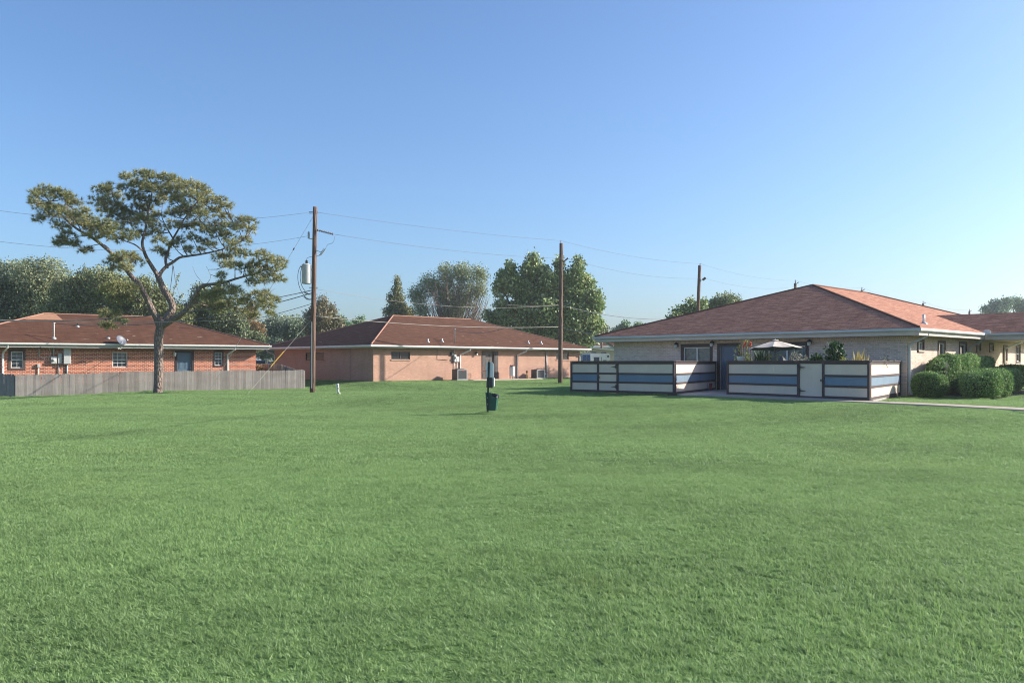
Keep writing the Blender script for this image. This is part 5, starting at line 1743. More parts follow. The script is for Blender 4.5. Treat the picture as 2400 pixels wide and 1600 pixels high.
dd = D_n * .75 + rng.normal(0, .55, (n, 3)); dd /= np.linalg.norm(dd, axis=1)[:, None]
ln = rng.uniform(.15, .30, n)[:, None]
sd = np.cross(dd, rng.normal(0, 1, (n, 3))); sd /= np.linalg.norm(sd, axis=1)[:, None]
wd = .011
Vn = np.stack([C_ - sd * wd, C_ + sd * wd, C_ + dd * ln], 1).reshape(-1, 3)
raw_mesh('needles', Vn, np.arange(3 * n).reshape(-1, 3), M_needle, pine)

# ------------------------------------------------------------------ background trees
M_tbark = bark_mat('grey_tree_bark', (.13, .105, .085), (.09, .075, .065), 5)
M_tbark2 = bark_mat('pale_twig_bark', (.30, .235, .19), (.22, .17, .14), 5)
def LM(name, a, b, c, rough=.55, tr=.2): return leaf_mat(name, [(0.0, a), (.5, b), (1.0, c)], rough, tr)
LF = {
 'oak': LM('grey_green_oak_leaves', (0.086, 0.124, 0.064), (0.209, 0.247, 0.129), (0.493, 0.493, 0.296)),
 'bright': LM('fresh_green_leaves', (0.081, 0.103, 0.046), (0.207, 0.236, 0.098), (0.460, 0.471, 0.218)),
 'olive': LM('olive_dark_leaves', (0.049, 0.084, 0.039), (0.136, 0.174, 0.084), (0.345, 0.369, 0.209)),
  'rust': LM('rusty_cypress_leaves', (.13, .10, .05), (.28, .19, .09), (.44, .30, .16)),
 'sage': LM('sage_leaves', (0.099, 0.148, 0.099), (0.221, 0.284, 0.185), (0.469, 0.517, 0.358)),
 'brownc': LM('bronze_green_conifer', (0.064, 0.086, 0.047), (0.215, 0.204, 0.118), (0.536, 0.429, 0.278)),
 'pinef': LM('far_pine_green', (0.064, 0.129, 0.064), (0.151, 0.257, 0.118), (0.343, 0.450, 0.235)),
 'cyp': LM('cypress_green', (0.086, 0.118, 0.064), (0.225, 0.247, 0.118), (0.450, 0.408, 0.215)),
 'wisp': LM('thin_olive_leaves', (0.110, 0.159, 0.071), (0.273, 0.315, 0.163), (0.511, 0.529, 0.305)),
  'gum': LM('broad_gum_leaves', (0.063, 0.127, 0.046), (0.230, 0.322, 0.115), (0.644, 0.644, 0.345), .5),
 'far': LM('haze_tinted_far_leaves', (0.108, 0.182, 0.129), (0.215, 0.311, 0.215), (0.408, 0.494, 0.343)),
}
def tree(label, pxb, Y, lobes, leaf, n, size, per=10, spread=None, seed=1, trunk_r=.22, bark=None, twigs=0, shell=.5, shape=(1, .6), depth=1.0, zb=None, name='tree', group='trees behind the houses', up=0.0):
    rng = np.random.default_rng(seed)
    rr = random.Random(seed)
    x0 = (pxb - HX) / FPX * Y
    b = Vector((x0, Y, gz(x0, Y) if zb is None else zb))
    t = thing(name, label, 'tree', b, 0, group)
    k = Y / FPX
    L_ = []
    for l in lobes:
        px, py, r = l[:3]; rz = l[3] if len(l) > 3 else r
        dy = rr.uniform(-.5, .5) * r * k * 1.2 * depth + (l[4] if len(l) > 4 else 0)
        YY = Y + dy
        L_.append(((px - HX) / FPX * YY - b.x, dy, CAMZ + (HY - py) / FPX * YY - b.z, r * k, r * k * depth, rz * k))
    C_ = lobes_pts(rng, L_, n, shell, up)
    V, F = leaf_arr(rng, C_, size, per, spread or size * .9, .3, shape)
    raw_mesh('foliage', V, F, LF[leaf], t)
    tb = MB()
    hz = min(l[2] for l in L_)
    cx = sum(l[0] for l in L_) / len(L_)
    fork = Vector((cx * .15, 0, max(1.0, hz * .55)))
    tb.tube([(0, 0, -.3), (0, 0, .3), fork], [trunk_r * 1.5, trunk_r * 1.1, trunk_r * .8], 8)
    for l in L_:
        c = Vector(l[:3]); m = fork.lerp(c, .5) + Vector((rr.uniform(-.2, .2), rr.uniform(-.2, .2), rr.uniform(-.3, .1))) * 1.5
        tb.tube([fork, m, c, c + Vector((0, 0, l[5] * .6))], [trunk_r * .45, trunk_r * .28, trunk_r * .14, .02], 6)
    for i in range(twigs):
        l = L_[rr.randrange(len(L_))]; c = Vector(l[:3]); e = Vector(C_[rr.randrange(n)])
        tb.tube([c, (c + e) / 2 + Vector((0, 0, -.1)), e], [.035, .022, .01], 4)
    tb.build('trunk', bark or M_tbark, t, smooth=True)
    return t

tree('broad grey-green oak at the far left edge behind the red brick house', 60, 78, [(-30, 670, 60), (22, 655, 48), (12, 715, 60), (75, 655, 52), (118, 648, 42), (95, 705, 55), (40, 760, 60), (140, 700, 45), (-40, 760, 60)], 'oak', 4200, .20, 11, .22, 1, .32, twigs=30)
t = tree('light green shrubby tree with upright sprigs behind the red brick house', 240, 74, [(165, 690, 45), (205, 672, 40), (245, 668, 40), (285, 680, 42), (170, 735, 45), (230, 725, 50), (300, 725, 45), (345, 715, 40), (390, 735, 38), (340, 670, 22), (130, 740, 35), (420, 755, 30), (375, 690, 22)], 'bright', 4300, .20, 10, .22, 2, .2, twigs=50, bark=M_tbark2)
sp = []; rngs = np.random.default_rng(77); tb = MB()
for (x0, y0), (x1, y1) in (((150, 690), (116, 600)), ((165, 690), (140, 622)), ((215, 680), (198, 618)), ((240, 670), (230, 622)), ((190, 690), (160, 632)), ((265, 672), (262, 630)), ((225, 670), (205, 640)), ((335, 700), (330, 650)), ((400, 730), (420, 640)), ((410, 740), (428, 690)), ((425, 750), (440, 720)), ((355, 690), (372, 655))):
    a, b = P(x0, y0, 72) - t.location, P(x1, y1, 72) - t.location
    a, b = Vector(a), Vector(b)
    tb.tube([a, (a + b) / 2 + Vector((-.1, 0, .12)), b], [.03, .02, .008], 4)
    for i in range(12): sp.append(a.lerp(b, i / 11) + Vector((-.1, 0, .12)) * (1 - abs(i / 5.5 - 1)))
V, F = leaf_arr(rngs, sp, .18, 7, .09, .3, (1, .55))
raw_mesh('sprigs', V, F, LF['bright'], t); tb.build('sprig_stems', M_tbark2, t)
tree('dark olive tree behind the right end of the red brick house', 500, 76, [(440, 745, 35), (475, 735, 42), (525, 745, 40), (500, 705, 28), (555, 765, 30), (560, 790, 28), (470, 690, 22), (600, 800, 22)], 'olive', 2600, .20, 10, .22, 3, .26, twigs=24)
tree('rusty orange autumn conifer behind the right end of the red brick house', 588, 84, [(586, 735, 14, 24), (580, 765, 22), (598, 775, 20), (590, 800, 24)], 'rust', 800, .20, 10, .2, 4, .2)
tree('grey-green tree in the gap between the red house and the middle house', 650, 92, [(625, 780, 28), (655, 772, 26), (690, 772, 28), (640, 755, 12), (715, 785, 22), (620, 822, 22), (650, 815, 26)], 'sage', 1900, .24, 9, .26, 5, .25, twigs=10)
tree('thin grey-green tree with spiky tips in the gap left of the transformer pole', 664, 99, [(664, 752, 7, 12), (683, 754, 8, 14), (701, 760, 8, 12), (640, 752, 7, 12), (672, 772, 18), (694, 778, 16)], 'sage', 650, .22, 9, .2, 35, .18)
tree('bronze-green full conifer directly behind the transformer pole', 757, 80, [(757, 712, 12, 18), (742, 726, 14, 14), (776, 732, 14, 16), (728, 740, 14), (757, 745, 24), (790, 758, 14), (735, 768, 24), (780, 778, 26), (757, 790, 30)], 'brownc', 1800, .20, 10, .18, 6, .25)
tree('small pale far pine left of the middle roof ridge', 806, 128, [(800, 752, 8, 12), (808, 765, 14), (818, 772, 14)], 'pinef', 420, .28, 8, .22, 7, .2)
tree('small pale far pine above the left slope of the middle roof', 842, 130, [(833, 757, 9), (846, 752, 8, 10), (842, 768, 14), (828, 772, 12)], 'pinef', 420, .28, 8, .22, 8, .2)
tree('pointed narrow cypress above the left end of the middle roof ridge', 932, 92, [(931, 662, 7, 20), (931, 685, 11, 18), (932, 705, 15, 18), (916, 700, 6, 14), (934, 728, 22, 20), (912, 730, 14, 14), (955, 735, 18, 16), (932, 760, 32)], 'cyp', 1300, .20, 10, .16, 9, .22)
# wispy half-bare tree
t = tree('round half-bare wispy tree with pale branches behind the middle roof', 1062, 90, [(980, 690, 24), (1005, 665, 24), (1048, 640, 24), (1085, 640, 26), (1122, 645, 22), (1040, 680, 32), (1090, 690, 34), (985, 725, 20), (1125, 680, 18), (1060, 720, 34)], 'wisp', 2500, .17, 9, .22, 10, .12, bark=M_tbark2, shell=.45)
rr = random.Random(5); tb = MB()
bx = t.location
for i in range(170):
    px1 = rr.uniform(960, 1150); top = 625 + abs(px1 - 1070) ** 1.6 * .045 + rr.uniform(0, 60)
    if px1 > 1115 and rr.random() < .7: top = rr.uniform(650, 740)
    Yt = 90 + rr.uniform(-3, 3)
    s_ = Vector((rr.uniform(-.8, .8), rr.uniform(-.5, .5), 1.0)); e = P(px1, top, Yt) - bx
    a = s_.lerp(e, .35) + Vector((-(e.x) * .12, 0, .3)); b_ = s_.lerp(e, .7) + Vector((e.x * .05, rr.uniform(-.5, .5), 0))
    tb.tube([s_, a, b_, e], [.06, .042, .026, .009], 4)
    for k in range(3):
        u = rr.uniform(.4, .9); m = s_.lerp(e, u)
        e2 = m + Vector((rr.gauss(0, .6), rr.gauss(0, .5), rr.uniform(.3, 1.3)))
        tb.tube([m, e2], [.02, .007], 4)
tb.build('bare_branches', M_tbark2, t)
tree('big broad-leaved tree with several spires behind the second utility pole', 1285, 88, [
    (1250, 612, 12, 22), (1240, 640, 20, 26), (1262, 650, 22, 24), (1198, 632, 12, 18), (1190, 655, 24, 22), (1175, 675, 18, 18), (1212, 672, 24), (1235, 690, 30), (1180, 715, 18, 14), (1310, 622, 9, 22), (1312, 655, 16, 26),
    (1355, 618, 10, 18), (1352, 650, 20, 26), (1375, 668, 18, 22), (1300, 690, 34), (1285, 662, 24), (1272, 640, 14, 18), (1330, 672, 26), (1265, 700, 34), (1345, 695, 36), (1388, 705, 24), (1400, 722, 14), (1225, 735, 36), (1280, 735, 38), (1335, 745, 38), (1375, 745, 30), (1180, 745, 20, 16), (1240, 785, 38),
    (1300, 790, 40), (1360, 790, 32), (1330, 820, 30), (1150, 742, 14, 12), (1165, 770, 28), (1405, 762, 12), (1390, 790, 18, 14)], 'gum', 7400, .27, 9, .24, 11, .35, twigs=40, shape=(1, .8), up=.3)
tree('dark trees low behind the right eave of the middle house', 1404, 112, [(1412, 772, 11), (1400, 790, 14), (1422, 788, 10)], 'olive', 420, .26, 8, .22, 12, .2)
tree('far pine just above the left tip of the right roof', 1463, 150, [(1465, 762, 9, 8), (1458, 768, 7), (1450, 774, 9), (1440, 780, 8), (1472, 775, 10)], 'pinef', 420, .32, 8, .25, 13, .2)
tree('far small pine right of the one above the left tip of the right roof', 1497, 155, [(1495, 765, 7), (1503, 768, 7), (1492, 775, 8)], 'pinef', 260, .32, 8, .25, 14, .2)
tree('broad-leaved treetop behind the right roof, left of the third pole', 1610, 71, [(1583, 735, 10), (1592, 728, 8), (1606, 722, 9), (1618, 708, 6, 9), (1612, 728, 10), (1630, 716, 8), (1650, 708, 7), (1645, 720, 9), (1625, 740, 16), (1600, 742, 14), (1590, 760, 30)], 'gum', 620, .20, 7, .17, 15, .18, shape=(1, .8))
tree('sunlit treetop behind the right roof, right of the third pole', 1695, 73, [(1664, 718, 9), (1672, 708, 7), (1685, 702, 10), (1700, 696, 9), (1715, 700, 10), (1727, 706, 8), (1700, 712, 14), (1680, 722, 12), (1710, 735, 26)], 'wisp', 760, .18, 7, .17, 16, .18)
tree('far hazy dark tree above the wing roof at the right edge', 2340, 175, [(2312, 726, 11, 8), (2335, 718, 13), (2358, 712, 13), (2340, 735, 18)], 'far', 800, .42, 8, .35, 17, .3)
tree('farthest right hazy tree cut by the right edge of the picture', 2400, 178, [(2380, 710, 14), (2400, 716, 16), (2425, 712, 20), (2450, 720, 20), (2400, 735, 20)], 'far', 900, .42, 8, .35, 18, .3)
# trees off to the side, seen only from beside the camera's place
tree('low far tree left of the oak, behind the red brick house', -150, 80, [(-120, 690, 55), (-180, 700, 60), (-240, 730, 60)], 'olive', 1500, .24, 9, .24, 19, .3)

# ------------------------------------------------------------------ things in the gaps behind
# beige metal building
M_mtl = pmat('beige_metal_siding', (.46, .38, .30), .5, .06, 1)
M_mtlr = pmat('pale_metal_roof', (.55, .56, .56), .4, .06, 1)
bb_ = P(1413, 850, 96); 
t = thing('metal_building', 'beige ribbed metal building with a pale roof behind the white camper body', 'building', (bb_.x, 96, .3), R_(12))
Wd, Ln, he, hr = 7.4, 14.0, 3.1, 3.9
mb = MB()
mb.add([(-4.6, 0, -.3), (2.0, 0, -.3), (2.0, 0, 2.75), (-4.6, 0, 3.35)], [(0, 1, 2, 3)])
mb.add([(2.0, 0, -.3), (2.0, Ln, -.3), (2.0, Ln, 2.75), (2.0, 0, 2.75)], [(0, 1, 2, 3)])
mb.add([(-4.6, Ln, -.3), (-4.6, 0, -.3), (-4.6, 0, 3.35), (-4.6, Ln, 3.35)], [(0, 1, 2, 3)])
mb.add([(2.0, Ln, -.3), (-4.6, Ln, -.3), (-4.6, Ln, 3.35), (2.0, Ln, 2.75)], [(0, 1, 2, 3)])
for i in range(26):
    x = -4.5 + i * .25; zt = 3.30 - (x + 4.6) * .0909
    mb.box(x, x + .035, -.03, -.001, -.3, zt - .05)
mb.build('wall', M_mtl, t)
mb = MB(); mb.hexa([(-4.8, -.25, 3.37), (2.3, -.25, 2.72), (2.3, Ln, 2.72), (-4.8, Ln, 3.37)], [(-4.8, -.25, 3.47), (2.3, -.25, 2.82), (2.3, Ln, 2.82), (-4.8, Ln, 3.47)])
mb.build('roof', M_mtlr, t)
# second pale building with brown roof
bb_ = P(1425, 850, 108)
t = thing('far_building', 'pale blue-grey building with a light roof far behind the metal building', 'building', (bb_.x, 108, .3), R_(8))
MB().box(-2.6, 8, 0, 8, -.3, 3.6).build('wall', pmat('pale_blue_wall', (.36, .42, .46), .7, .1, 1), t)
mb = MB(); mb.hexa([(-3.0, -.4, 3.6), (8.3, -.4, 3.6), (8.3, 8.4, 3.6), (-3.0, 8.4, 3.6)], [(-2.4, 3.4, 4.9), (7.8, 3.4, 4.9), (7.8, 4.6, 4.9), (-2.4, 4.6, 4.9)])
mb.build('roof', SH_old, t, uv=True)
MB().box(-3.0, 8.3, -.43, -.405, 3.42, 3.62).build('fascia', M_white, t)
# motorhome
M_rv = pmat('cream_motorhome_body', (.66, .62, .55), .35, .06, 2)
M_rvg = pmat('dark_motorhome_glass', (.04, .06, .09), .1, .1, 2, bmp=0)
M_tyre = pmat('tyre_rubber', (.02, .02, .02), .9, .2, 6)
bb_ = P(1401, 850, 84)
t = thing('motorhome', 'white camper body with small windows showing over the striped fence', 'motorhome', (bb_.x, 84, .3), R_(-3))
mb = MB()
prof = [(-1.2, .55), (.9, .55), (.9, 1.5), (1.25, 1.7), (1.25, 2.2), (1.1, 2.34), (-.9, 2.38), (-1.15, 2.15)]
mb.hexa([(x, 2.3, z) for x, z in prof], [(x, 0, z) for x, z in prof])
mb.build('body', M_rv, t)
for x0_, x1_, z0_, z1_ in ((-1.08, -.8, 1.62, 1.94), (-.4, .15, 1.62, 1.94), (.95, 1.12, 1.98, 2.12)):
    f = MB().box(x0_, x1_, -.02, -.001, z0_, z1_).build('window', M_rvg, t)
    q = MB(); q.box(x0_ - .03, x1_ + .03, -.03, -.021, z1_, z1_ + .03); q.box(x0_ - .03, x1_ + .03, -.03, -.021, z0_ - .03, z0_); q.box((x0_ + x1_) / 2 - .015, (x0_ + x1_) / 2 + .015, -.03, -.021, z0_, z1_); q.build('frame', M_brown2, f)
for x in (-.7, .5):
    MB(Matrix.Translation((x, .15, .42)) @ Matrix.Rotation(R_(90), 4, 'X')).lathe([(.2, -.13), (.4, -.13), (.4, .13), (.2, .13)], n=20).build('wheel', M_tyre, t)
MB().box(-.6, -.1, .8, 1.3, 2.37, 2.52).box(.4, .9, .7, 1.4, 2.34, 2.5).build('roof_vent', M_dkgrey, t)
MB().box(.35, .39, -.015, -.001, 1.55, 2.0).box(.5, .88, -.015, -.001, 1.60, 1.68).build('stripe', M_dkgrey, t)
bb_ = P(1375, 850, 82)
t = thing('motorhome', 'blue-windowed motorhome front beside the white camper body', 'motorhome', (bb_.x, 82, .3), R_(4))
mb = MB(); mb.hexa([(-.42, 0, .5), (.42, 0, .5), (.5, 5, .5), (-.5, 5, .5)], [(-.38, .12, 2.3), (.38, .12, 2.3), (.44, 5, 2.4), (-.44, 5, 2.4)])
mb.build('body', pmat('blue_grey_motorhome', (.32, .38, .46), .4, .08, 2), t)
mb = MB(); mb.hexa([(-.38, -.015, 1.62), (-.02, -.015, 1.62), (-.02, .05, 1.62), (-.38, .05, 1.62)], [(-.36, .09, 2.18), (-.02, .09, 2.18), (-.02, .14, 2.18), (-.36, .14, 2.18)])
mb.hexa([(.02, -.015, 1.62), (.38, -.015, 1.62), (.38, .05, 1.62), (.02, .05, 1.62)], [(.02, .09, 2.18), (.36, .09, 2.18), (.36, .14, 2.18), (.02, .14, 2.18)])
mb.build('windscreen', pmat('blue_windscreen', (.05, .10, .2), .15, .2, 3, bmp=0), t)
MB().box(-.4, -.2, -.04, -.0, 1.35, 1.48).box(.2, .4, -.04, 0, 1.35, 1.48).build('mirror', M_black, t)
for x in (-.36, .36):
    MB(Matrix.Translation((x, .6, .35)) @ Matrix.Rotation(R_(90), 4, 'Y')).lathe([(.2, -.1), (.33, -.1), (.33, .1), (.2, .1)], n=16).build('wheel', M_tyre, t)

# parked car in the left gap
def car(label, loc, rz, paint):
    t = thing('parked_car', label, 'car', loc, rz)
    prof = [(-2.2, .35), (2.2, .35), (2.25, .65), (2.15, .86), (1.25, .98), (.75, 1.38), (-.95, 1.42), (-1.75, 1.0), (-2.2, .95), (-2.25, .6)]
    mb = MB(); mb.hexa([(x, .86, z) for x, z in prof], [(x, -.86, z) for x, z in prof]); mb.build('body', paint, t, bevel=.06)
    g = [(1.1, 1.0), (.68, 1.33), (-.9, 1.36), (-1.5, 1.02)]
    for s_, nm in ((-.875, 'side_window'), (.875, 'side_window')):
        m = MB(); m.add([(x, s_, z) for x, z in g], [(0, 1, 2, 3)]); m.build(nm, M_rvg, t)
    m = MB(); m.add([(1.27, -.7, 1.0), (1.27, .7, 1.0), (.78, .62, 1.39), (.78, -.62, 1.39)], [(0, 1, 2, 3)]); m.build('windscreen', M_rvg, t)
    for x in (-1.35, 1.4):
        for s_ in (-.8, .8):
            w_ = MB(Matrix.Translation((x, s_, .32)) @ Matrix.Rotation(R_(90), 4, 'X')).lathe([(.18, -.1), (.32, -.1), (.32, .1), (.18, .1)], n=18).build('wheel', M_tyre, t)
    return t
q = P(606, 850, 88)
car('blue car parked in the gap between the red house and the middle house', (q.x, 88, .55), R_(20), pmat('blue_car_paint', (.03, .08, .22), .25, .1, 2, bmp=0))
q = P(640, 850, 94)
car('dark blue car partly hidden behind the middle house wall', (q.x, 94, .5), R_(15), pmat('dark_car_paint', (.02, .03, .06), .25, .1, 2, bmp=0))
q = P(624.5, 850, 80)
t = thing('carport_post', 'pinkish square post between the two parked cars in the left gap', 'post', (q.x, 80, .3))
MB().box(-.1, .1, -.1, .1, -.3, 1.75).build('post', M_mtl, t, bevel=.01)
MB().box(-.14, .14, -.14, .14, 1.75, 1.8).build('cap', M_white, t)
# rusty round shrub at the house corner
tree('small rusty brown round shrub at the right corner of the red house', 610, 58.5, [(608, 866, 9, 10), (600, 872, 10, 8)], 'rust', 240, .09, 9, .07, 31, .05, zb=PAD - .2, name='shrub', group=None)

# ------------------------------------------------------------------ the lawn's grass (too many blades to count)
def inside(poly, x, y):
    c = False; n = len(poly); j = n - 1
    for i in range(n):
        xi, yi = poly[i]; xj, yj = poly[j]
        if (yi > y) != (yj > y) and x < (xj - xi) * (y - yi) / (yj - yi) + xi: c = not c
        j = i
    return c
def seg_d(p, a, b):
    ax, ay = a; bx, by = b; dx, dy = bx - ax, by - ay
    t = max(0, min(1, ((p[0] - ax) * dx + (p[1] - ay) * dy) / (dx * dx + dy * dy + 1e-9)))
    return math.hypot(p[0] - ax - t * dx, p[1] - ay - t * dy)
def poly_d(poly, x, y):
    if inside(poly, x, y): return 0.0
    return min(seg_d((x, y), poly[i - 1], poly[i]) for i in range(len(poly)))
def wpoly(H, pts): return [tuple((H @ Vector((x, y, 0)))[:2]) for x, y in pts]
KEEP = [PATH_POLY,
        wpoly(RH, [(0, 0), (a1[0] + .1, 0), a1, b1, (b1[0], b1[1] - .0), a2, b2, (14.6, -.02), (14.8, -.9), (16.2, -1.0), (17.6, -1.2), (17.6, 1), (16.8, 7.4), (14.8, 13), (14.6, 21.6), (0, 21.6)]),
        wpoly(MH, [(0, 0), (21.8, 0), (21.8, 13.4), (0, 13.4)]),
        wpoly(MH, [(m_front.s(1074), 0), (m_front.s(1074), -1.7), (m_front.s(1236), -1.7), (m_front.s(1236), 0)]),
        wpoly(LH, [(0, 0), (17.6, 0), (17.6, 10.6), (0, 10.6)])]
BOX = [(min(p[0] for p in q), max(p[0] for p in q), min(p[1] for p in q), max(p[1] for p in q)) for q in KEEP]
def blocked(x, y, r):
    for q, b in zip(KEEP, BOX):
        if b[0] - r < x < b[1] + r and b[2] - r < y < b[3] + r and poly_d(q, x, y) < r:
            return True
    return False
GR = np.random.default_rng(9)
def patch(n, size, h, wd, disc=True):
    """grass blades over a patch; each blade a bent strip of two faces"""
    r = size * .5 * 1.15
    nc = max(1, n // 9)
    c = GR.uniform(-r, r, (nc, 2))
    ci = GR.integers(0, nc, n)
    g = GR.normal(0, 1, (n, 2))
    p = c[ci] + g * h * .26
    if disc:
        k_ = np.hypot(p[:, 0], p[:, 1]) < r
        p, ci, g = p[k_], ci[k_], g[k_]
    n = len(p)
    th = GR.uniform(.62, 1.18, nc)                       # each tuft its own height and lean
    lx, ly = GR.normal(-.22, .32, nc), GR.normal(.05, .30, nc)
    ln = h * th[ci] * GR.uniform(.7, 1.15, n)
    hx = lx[ci] + g[:, 0] * .26 + GR.normal(0, .16, n); hy = ly[ci] + g[:, 1] * .26 + GR.normal(0, .16, n)
    d = np.stack([hx, hy, np.ones(n)], 1); d /= np.linalg.norm(d, axis=1)[:, None]
    b2_ = np.stack([hx * 2.4, hy * 2.4, np.ones(n) * .8], 1); b2_ /= np.linalg.norm(b2_, axis=1)[:, None]
    fa = GR.uniform(0, 2 * np.pi, n)
    sd = np.stack([np.cos(fa), np.sin(fa), np.zeros(n)], 1) * wd * .5 * GR.uniform(.7, 1.3, n)[:, None]
    base = np.stack([p[:, 0], p[:, 1], np.full(n, -.012)], 1)
    m = base + d * (ln * .55)[:, None]
    e = m + b2_ * (ln * .5)[:, None]
    V = np.stack([base - sd, base + sd, m + sd * .8, m - sd * .8, e + sd * .12, e - sd * .12], 1).reshape(-1, 3)
    k = np.arange(n) * 6
    F = np.concatenate([np.stack([k, k + 1, k + 2, k + 3], 1), np.stack([k + 3, k + 2, k + 4, k + 5], 1)])
    return V, F
variants = [patch(11000, 1.0, .046, .006) for _ in range(3)] + [patch(5200, 1.0, .052, .011) for _ in range(3)] + [patch(4200, 1.5, .055, .020) for _ in range(3)]
pts, sc_, iv, ro = [], [], [], []
def fill(y0, y1, step, vset, margin=1.28, r=.5):
    y = y0
    while y < y1:
        hw = y * (1200 / FPX) * margin + 1.5
        x = -hw
        while x < hw:
            xx, yy = x + GR.uniform(-.12, .12) * step, y + GR.uniform(-.12, .12) * step
            if not blocked(xx, yy, r):
                pts.append((xx, yy, gz(xx, yy))); iv.append(vset[GR.integers(len(vset))]); ro.append(GR.uniform(-.9, .9))
                g_ = math.sin(xx * .8 + yy * .5) * math.sin(xx * .33 - yy * .7 + 2)
                sc_.append(1 + .22 * g_ + GR.uniform(-.1, .1))
            x += step
        y += step
fill(2.2, 13.5, .80, [0, 1, 2], 1.9, .42)
fill(13.5, 33, .82, [3, 4, 5], 1.6, .42)
fill(33, 72, 1.2, [6, 7, 8], 1.3, .62)
for q in list(KEEP[:1]):      # finer fringe right up to the path
    for i in range(len(q) - 1):
        a, b = Vector(q[i]), Vector(q[i + 1]); Lq = (b - a).length
        if Lq < .3: continue
        nrm_ = Vector((-(b - a).y, (b - a).x)).normalized()
        for s_ in range(int(Lq / .25)):
            c = a + (b - a) * (s_ * .25 / Lq)
            for sg in (-1, 1):
                cc = c + nrm_ * sg * .30
                if not inside(PATH_POLY, cc.x, cc.y) and poly_d(PATH_POLY, cc.x, cc.y) > .18 and not blocked(cc.x, cc.y, .15):
                    pts.append((cc.x, cc.y, gz(cc.x, cc.y))); iv.append(3 + GR.integers(3) * 0); ro.append(GR.uniform(0, 6.28)); sc_.append(-.32)
def fringe(a, b, off, step=.22):
    a, b = Vector((a[0], a[1])), Vector((b[0], b[1])); Lq = (b - a).length
    nrm_ = Vector(((b - a).y, -(b - a).x)).normalized()
    for s_ in range(int(Lq / step)):
        c = a + (b - a) * (s_ * step / Lq) + nrm_ * (off + GR.uniform(-.05, .08))
        pts.append((c.x, c.y, gz(c.x, c.y))); iv.append(3 + GR.integers(3)); ro.append(GR.uniform(-.9, .9)); sc_.append(-GR.uniform(.35, .75))
fringe(A_, D_, .14)
fringe(A_ + Vector((-9, -.6, 0)), A_, .14)
wp = lambda H, x, y: (H @ Vector((x, y, 0)))
fringe(wp(RH, *a1), wp(RH, *b1), .16)
fringe(wp(MH, 0, 0), wp(MH, m_front.s(1074), 0), .16); fringe(wp(MH, m_front.s(1236), 0), wp(MH, 21.8, 0), .16); fringe(wp(MH, 0, 13.4), wp(MH, 0, 0), .16)
fringe(wp(RH, 14.6, 1), wp(RH, 18.2, -1.9), .1, .18); fringe(wp(RH, 18.2, -1.9), wp(RH, 17.2, 7.5), .25, .3)
for q_ in (P1B, P2B, PB, DS, WP):
    for i in range(10):
        a_ = i * .63; r_ = (.52 if q_ is PB else .26 if q_ in (P1B, P2B) else .12)
        pts.append((q_.x + r_ * math.cos(a_), q_.y + r_ * math.sin(a_), gz(q_.x, q_.y))); iv.append(4); ro.append(a_); sc_.append(-GR.uniform(.4, .8))
Vs, Fs, vid, k = [], [], [], 0
for i, (v, f) in enumerate(variants):
    Vs.append(v); Fs.append(f + k); vid.append(np.full(len(v), i)); k += len(v)
Vs.append(np.array(pts)); vid.append(np.full(len(pts), -1))
V = np.concatenate(Vs); F = np.concatenate(Fs); vid = np.concatenate(vid)
grass = raw_mesh('grass', V, F, blade_mat())
me = grass.data
def attr(name, typ, full):
    a = me.attributes.new(name, typ, 'POINT'); a.data.foreach_set('value', full)
nb = len(V) - len(pts)
attr('variant', 'INT', vid.astype(np.int32))
attr('pick', 'INT', np.concatenate([np.zeros(nb), iv]).astype(np.int32))
def eul(p, r_):
    e_ = .4
    nx_, ny_ = -(gz(p[0] + e_, p[1]) - gz(p[0] - e_, p[1])) / (2 * e_), -(gz(p[0], p[1] + e_) - gz(p[0], p[1] - e_)) / (2 * e_)
    q = Vector((0, 0, 1)).rotation_difference(Vector((nx_, ny_, 1))) @ Matrix.Rotation(r_, 3, 'Z').to_quaternion()
    return tuple(q.to_euler('XYZ'))
at_ = me.attributes.new('turn', 'FLOAT_VECTOR', 'POINT')
at_.data.foreach_set('vector', np.concatenate([np.zeros((nb, 3)), np.array([eul(p, r_) for p, r_ in zip(pts, ro)])]).astype(np.float32).ravel())
attr('grow', 'FLOAT', np.concatenate([np.zeros(nb), sc_]).astype(np.float32))
tag(grass, 'short mown green grass covering the whole lawn', 'grass', kind='stuff')
ng = bpy.data.node_groups.new('grass_patches', 'GeometryNodeTree')
ng.interface.new_socket('Geometry', in_out='INPUT', socket_type='NodeSocketGeometry')
ng.interface.new_socket('Geometry', in_out='OUTPUT', socket_type='NodeSocketGeometry')
gi = ng.nodes.new('NodeGroupInput'); go = ng.nodes.new('NodeGroupOutput')
def named(nm, typ):
    n = ng.nodes.new('GeometryNodeInputNamedAttribute'); n.data_type = typ; n.inputs['Name'].default_value = nm
    return n.outputs[0]
def sel(i):
    c = ng.nodes.new('FunctionNodeCompare'); c.data_type = 'INT'; c.operation = 'EQUAL'
    ng.links.new(named('variant', 'INT'), c.inputs[2]); c.inputs[3].default_value = i
    s_ = ng.nodes.new('GeometryNodeSeparateGeometry'); s_.domain = 'POINT'
    ng.links.new(gi.outputs[0], s_.inputs[0]); ng.links.new(c.outputs[0], s_.inputs[1])
    return s_.outputs[0]
g2i = ng.nodes.new('GeometryNodeGeometryToInstance')
for i in reversed(range(len(variants))):
    ng.links.new(sel(i), g2i.inputs[0])
m2p = ng.nodes.new('GeometryNodeMeshToPoints')
ng.links.new(sel(-1), m2p.inputs[0])
iop = ng.nodes.new('GeometryNodeInstanceOnPoints')
ng.links.new(m2p.outputs[0], iop.inputs['Points'])
ng.links.new(g2i.outputs[0], iop.inputs['Instance'])
iop.inputs['Pick Instance'].default_value = True
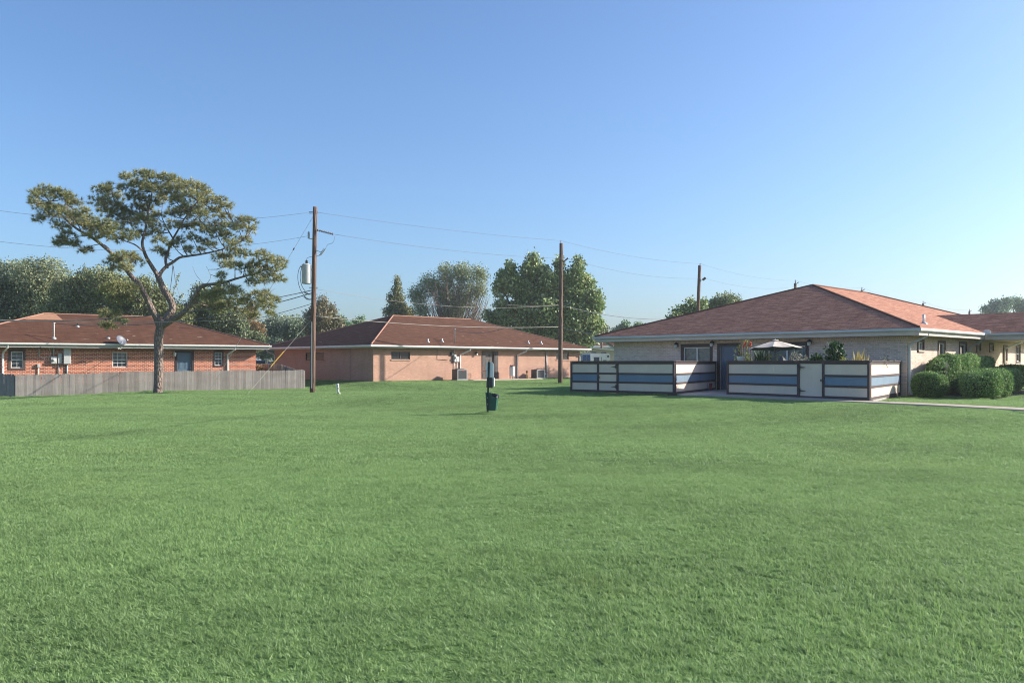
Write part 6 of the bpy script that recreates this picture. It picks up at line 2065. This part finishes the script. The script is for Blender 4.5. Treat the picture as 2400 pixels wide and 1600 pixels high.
ng.links.new(named('pick', 'INT'), iop.inputs['Instance Index'])
e2r = ng.nodes.new('FunctionNodeEulerToRotation'); ng.links.new(named('turn', 'FLOAT_VECTOR'), e2r.inputs[0])
ng.links.new(e2r.outputs[0], iop.inputs['Rotation'])
gr_ = named('grow', 'FLOAT')
# negative 'grow' marks a small fringe patch: shrink it sideways, keep its height
ab = ng.nodes.new('ShaderNodeMath'); ab.operation = 'ABSOLUTE'; ng.links.new(gr_, ab.inputs[0])
lt = ng.nodes.new('ShaderNodeMath'); lt.operation = 'LESS_THAN'; ng.links.new(gr_, lt.inputs[0]); lt.inputs[1].default_value = 0
mxy = ng.nodes.new('ShaderNodeMix'); ng.links.new(lt.outputs[0], mxy.inputs[0]); mxy.inputs[2].default_value = 1.0; mxy.inputs[3].default_value = .32
mz = ng.nodes.new('ShaderNodeMix'); ng.links.new(lt.outputs[0], mz.inputs[0]); ng.links.new(ab.outputs[0], mz.inputs[2]); tl_ = ng.nodes.new('ShaderNodeMath'); tl_.operation = 'MULTIPLY'; ng.links.new(ab.outputs[0], tl_.inputs[0]); tl_.inputs[1].default_value = 2.8; ng.links.new(tl_.outputs[0], mz.inputs[3])
cs = ng.nodes.new('ShaderNodeCombineXYZ')
ng.links.new(mxy.outputs[0], cs.inputs[0]); ng.links.new(mxy.outputs[0], cs.inputs[1]); ng.links.new(mz.outputs[0], cs.inputs[2])
ng.links.new(cs.outputs[0], iop.inputs['Scale'])
ng.links.new(iop.outputs[0], go.inputs[0])
md_ = grass.modifiers.new('patches', 'NODES'); md_.node_group = ng

# ------------------------------------------------------------------ thin haze
hz_m = bpy.data.materials.new('haze_air')
hz_m.use_nodes = True
hn = hz_m.node_tree
for n_ in list(hn.nodes):
    if n_.type != 'OUTPUT_MATERIAL': hn.nodes.remove(n_)
pv_ = hn.nodes.new('ShaderNodeVolumePrincipled')
pv_.inputs['Color'].default_value = (.93, .95, 1.0, 1)
pv_.inputs['Density'].default_value = .0004
pv_.inputs['Anisotropy'].default_value = .3
hn.links.new(pv_.outputs[0], hn.nodes['Material Output'].inputs['Volume'])
hz_b = MB().box(-1300, 1300, -80, 2300, -2.0, 15.5).build('haze', hz_m)
tag(hz_b, 'thin pale haze lying over the whole place', 'haze', kind='stuff')
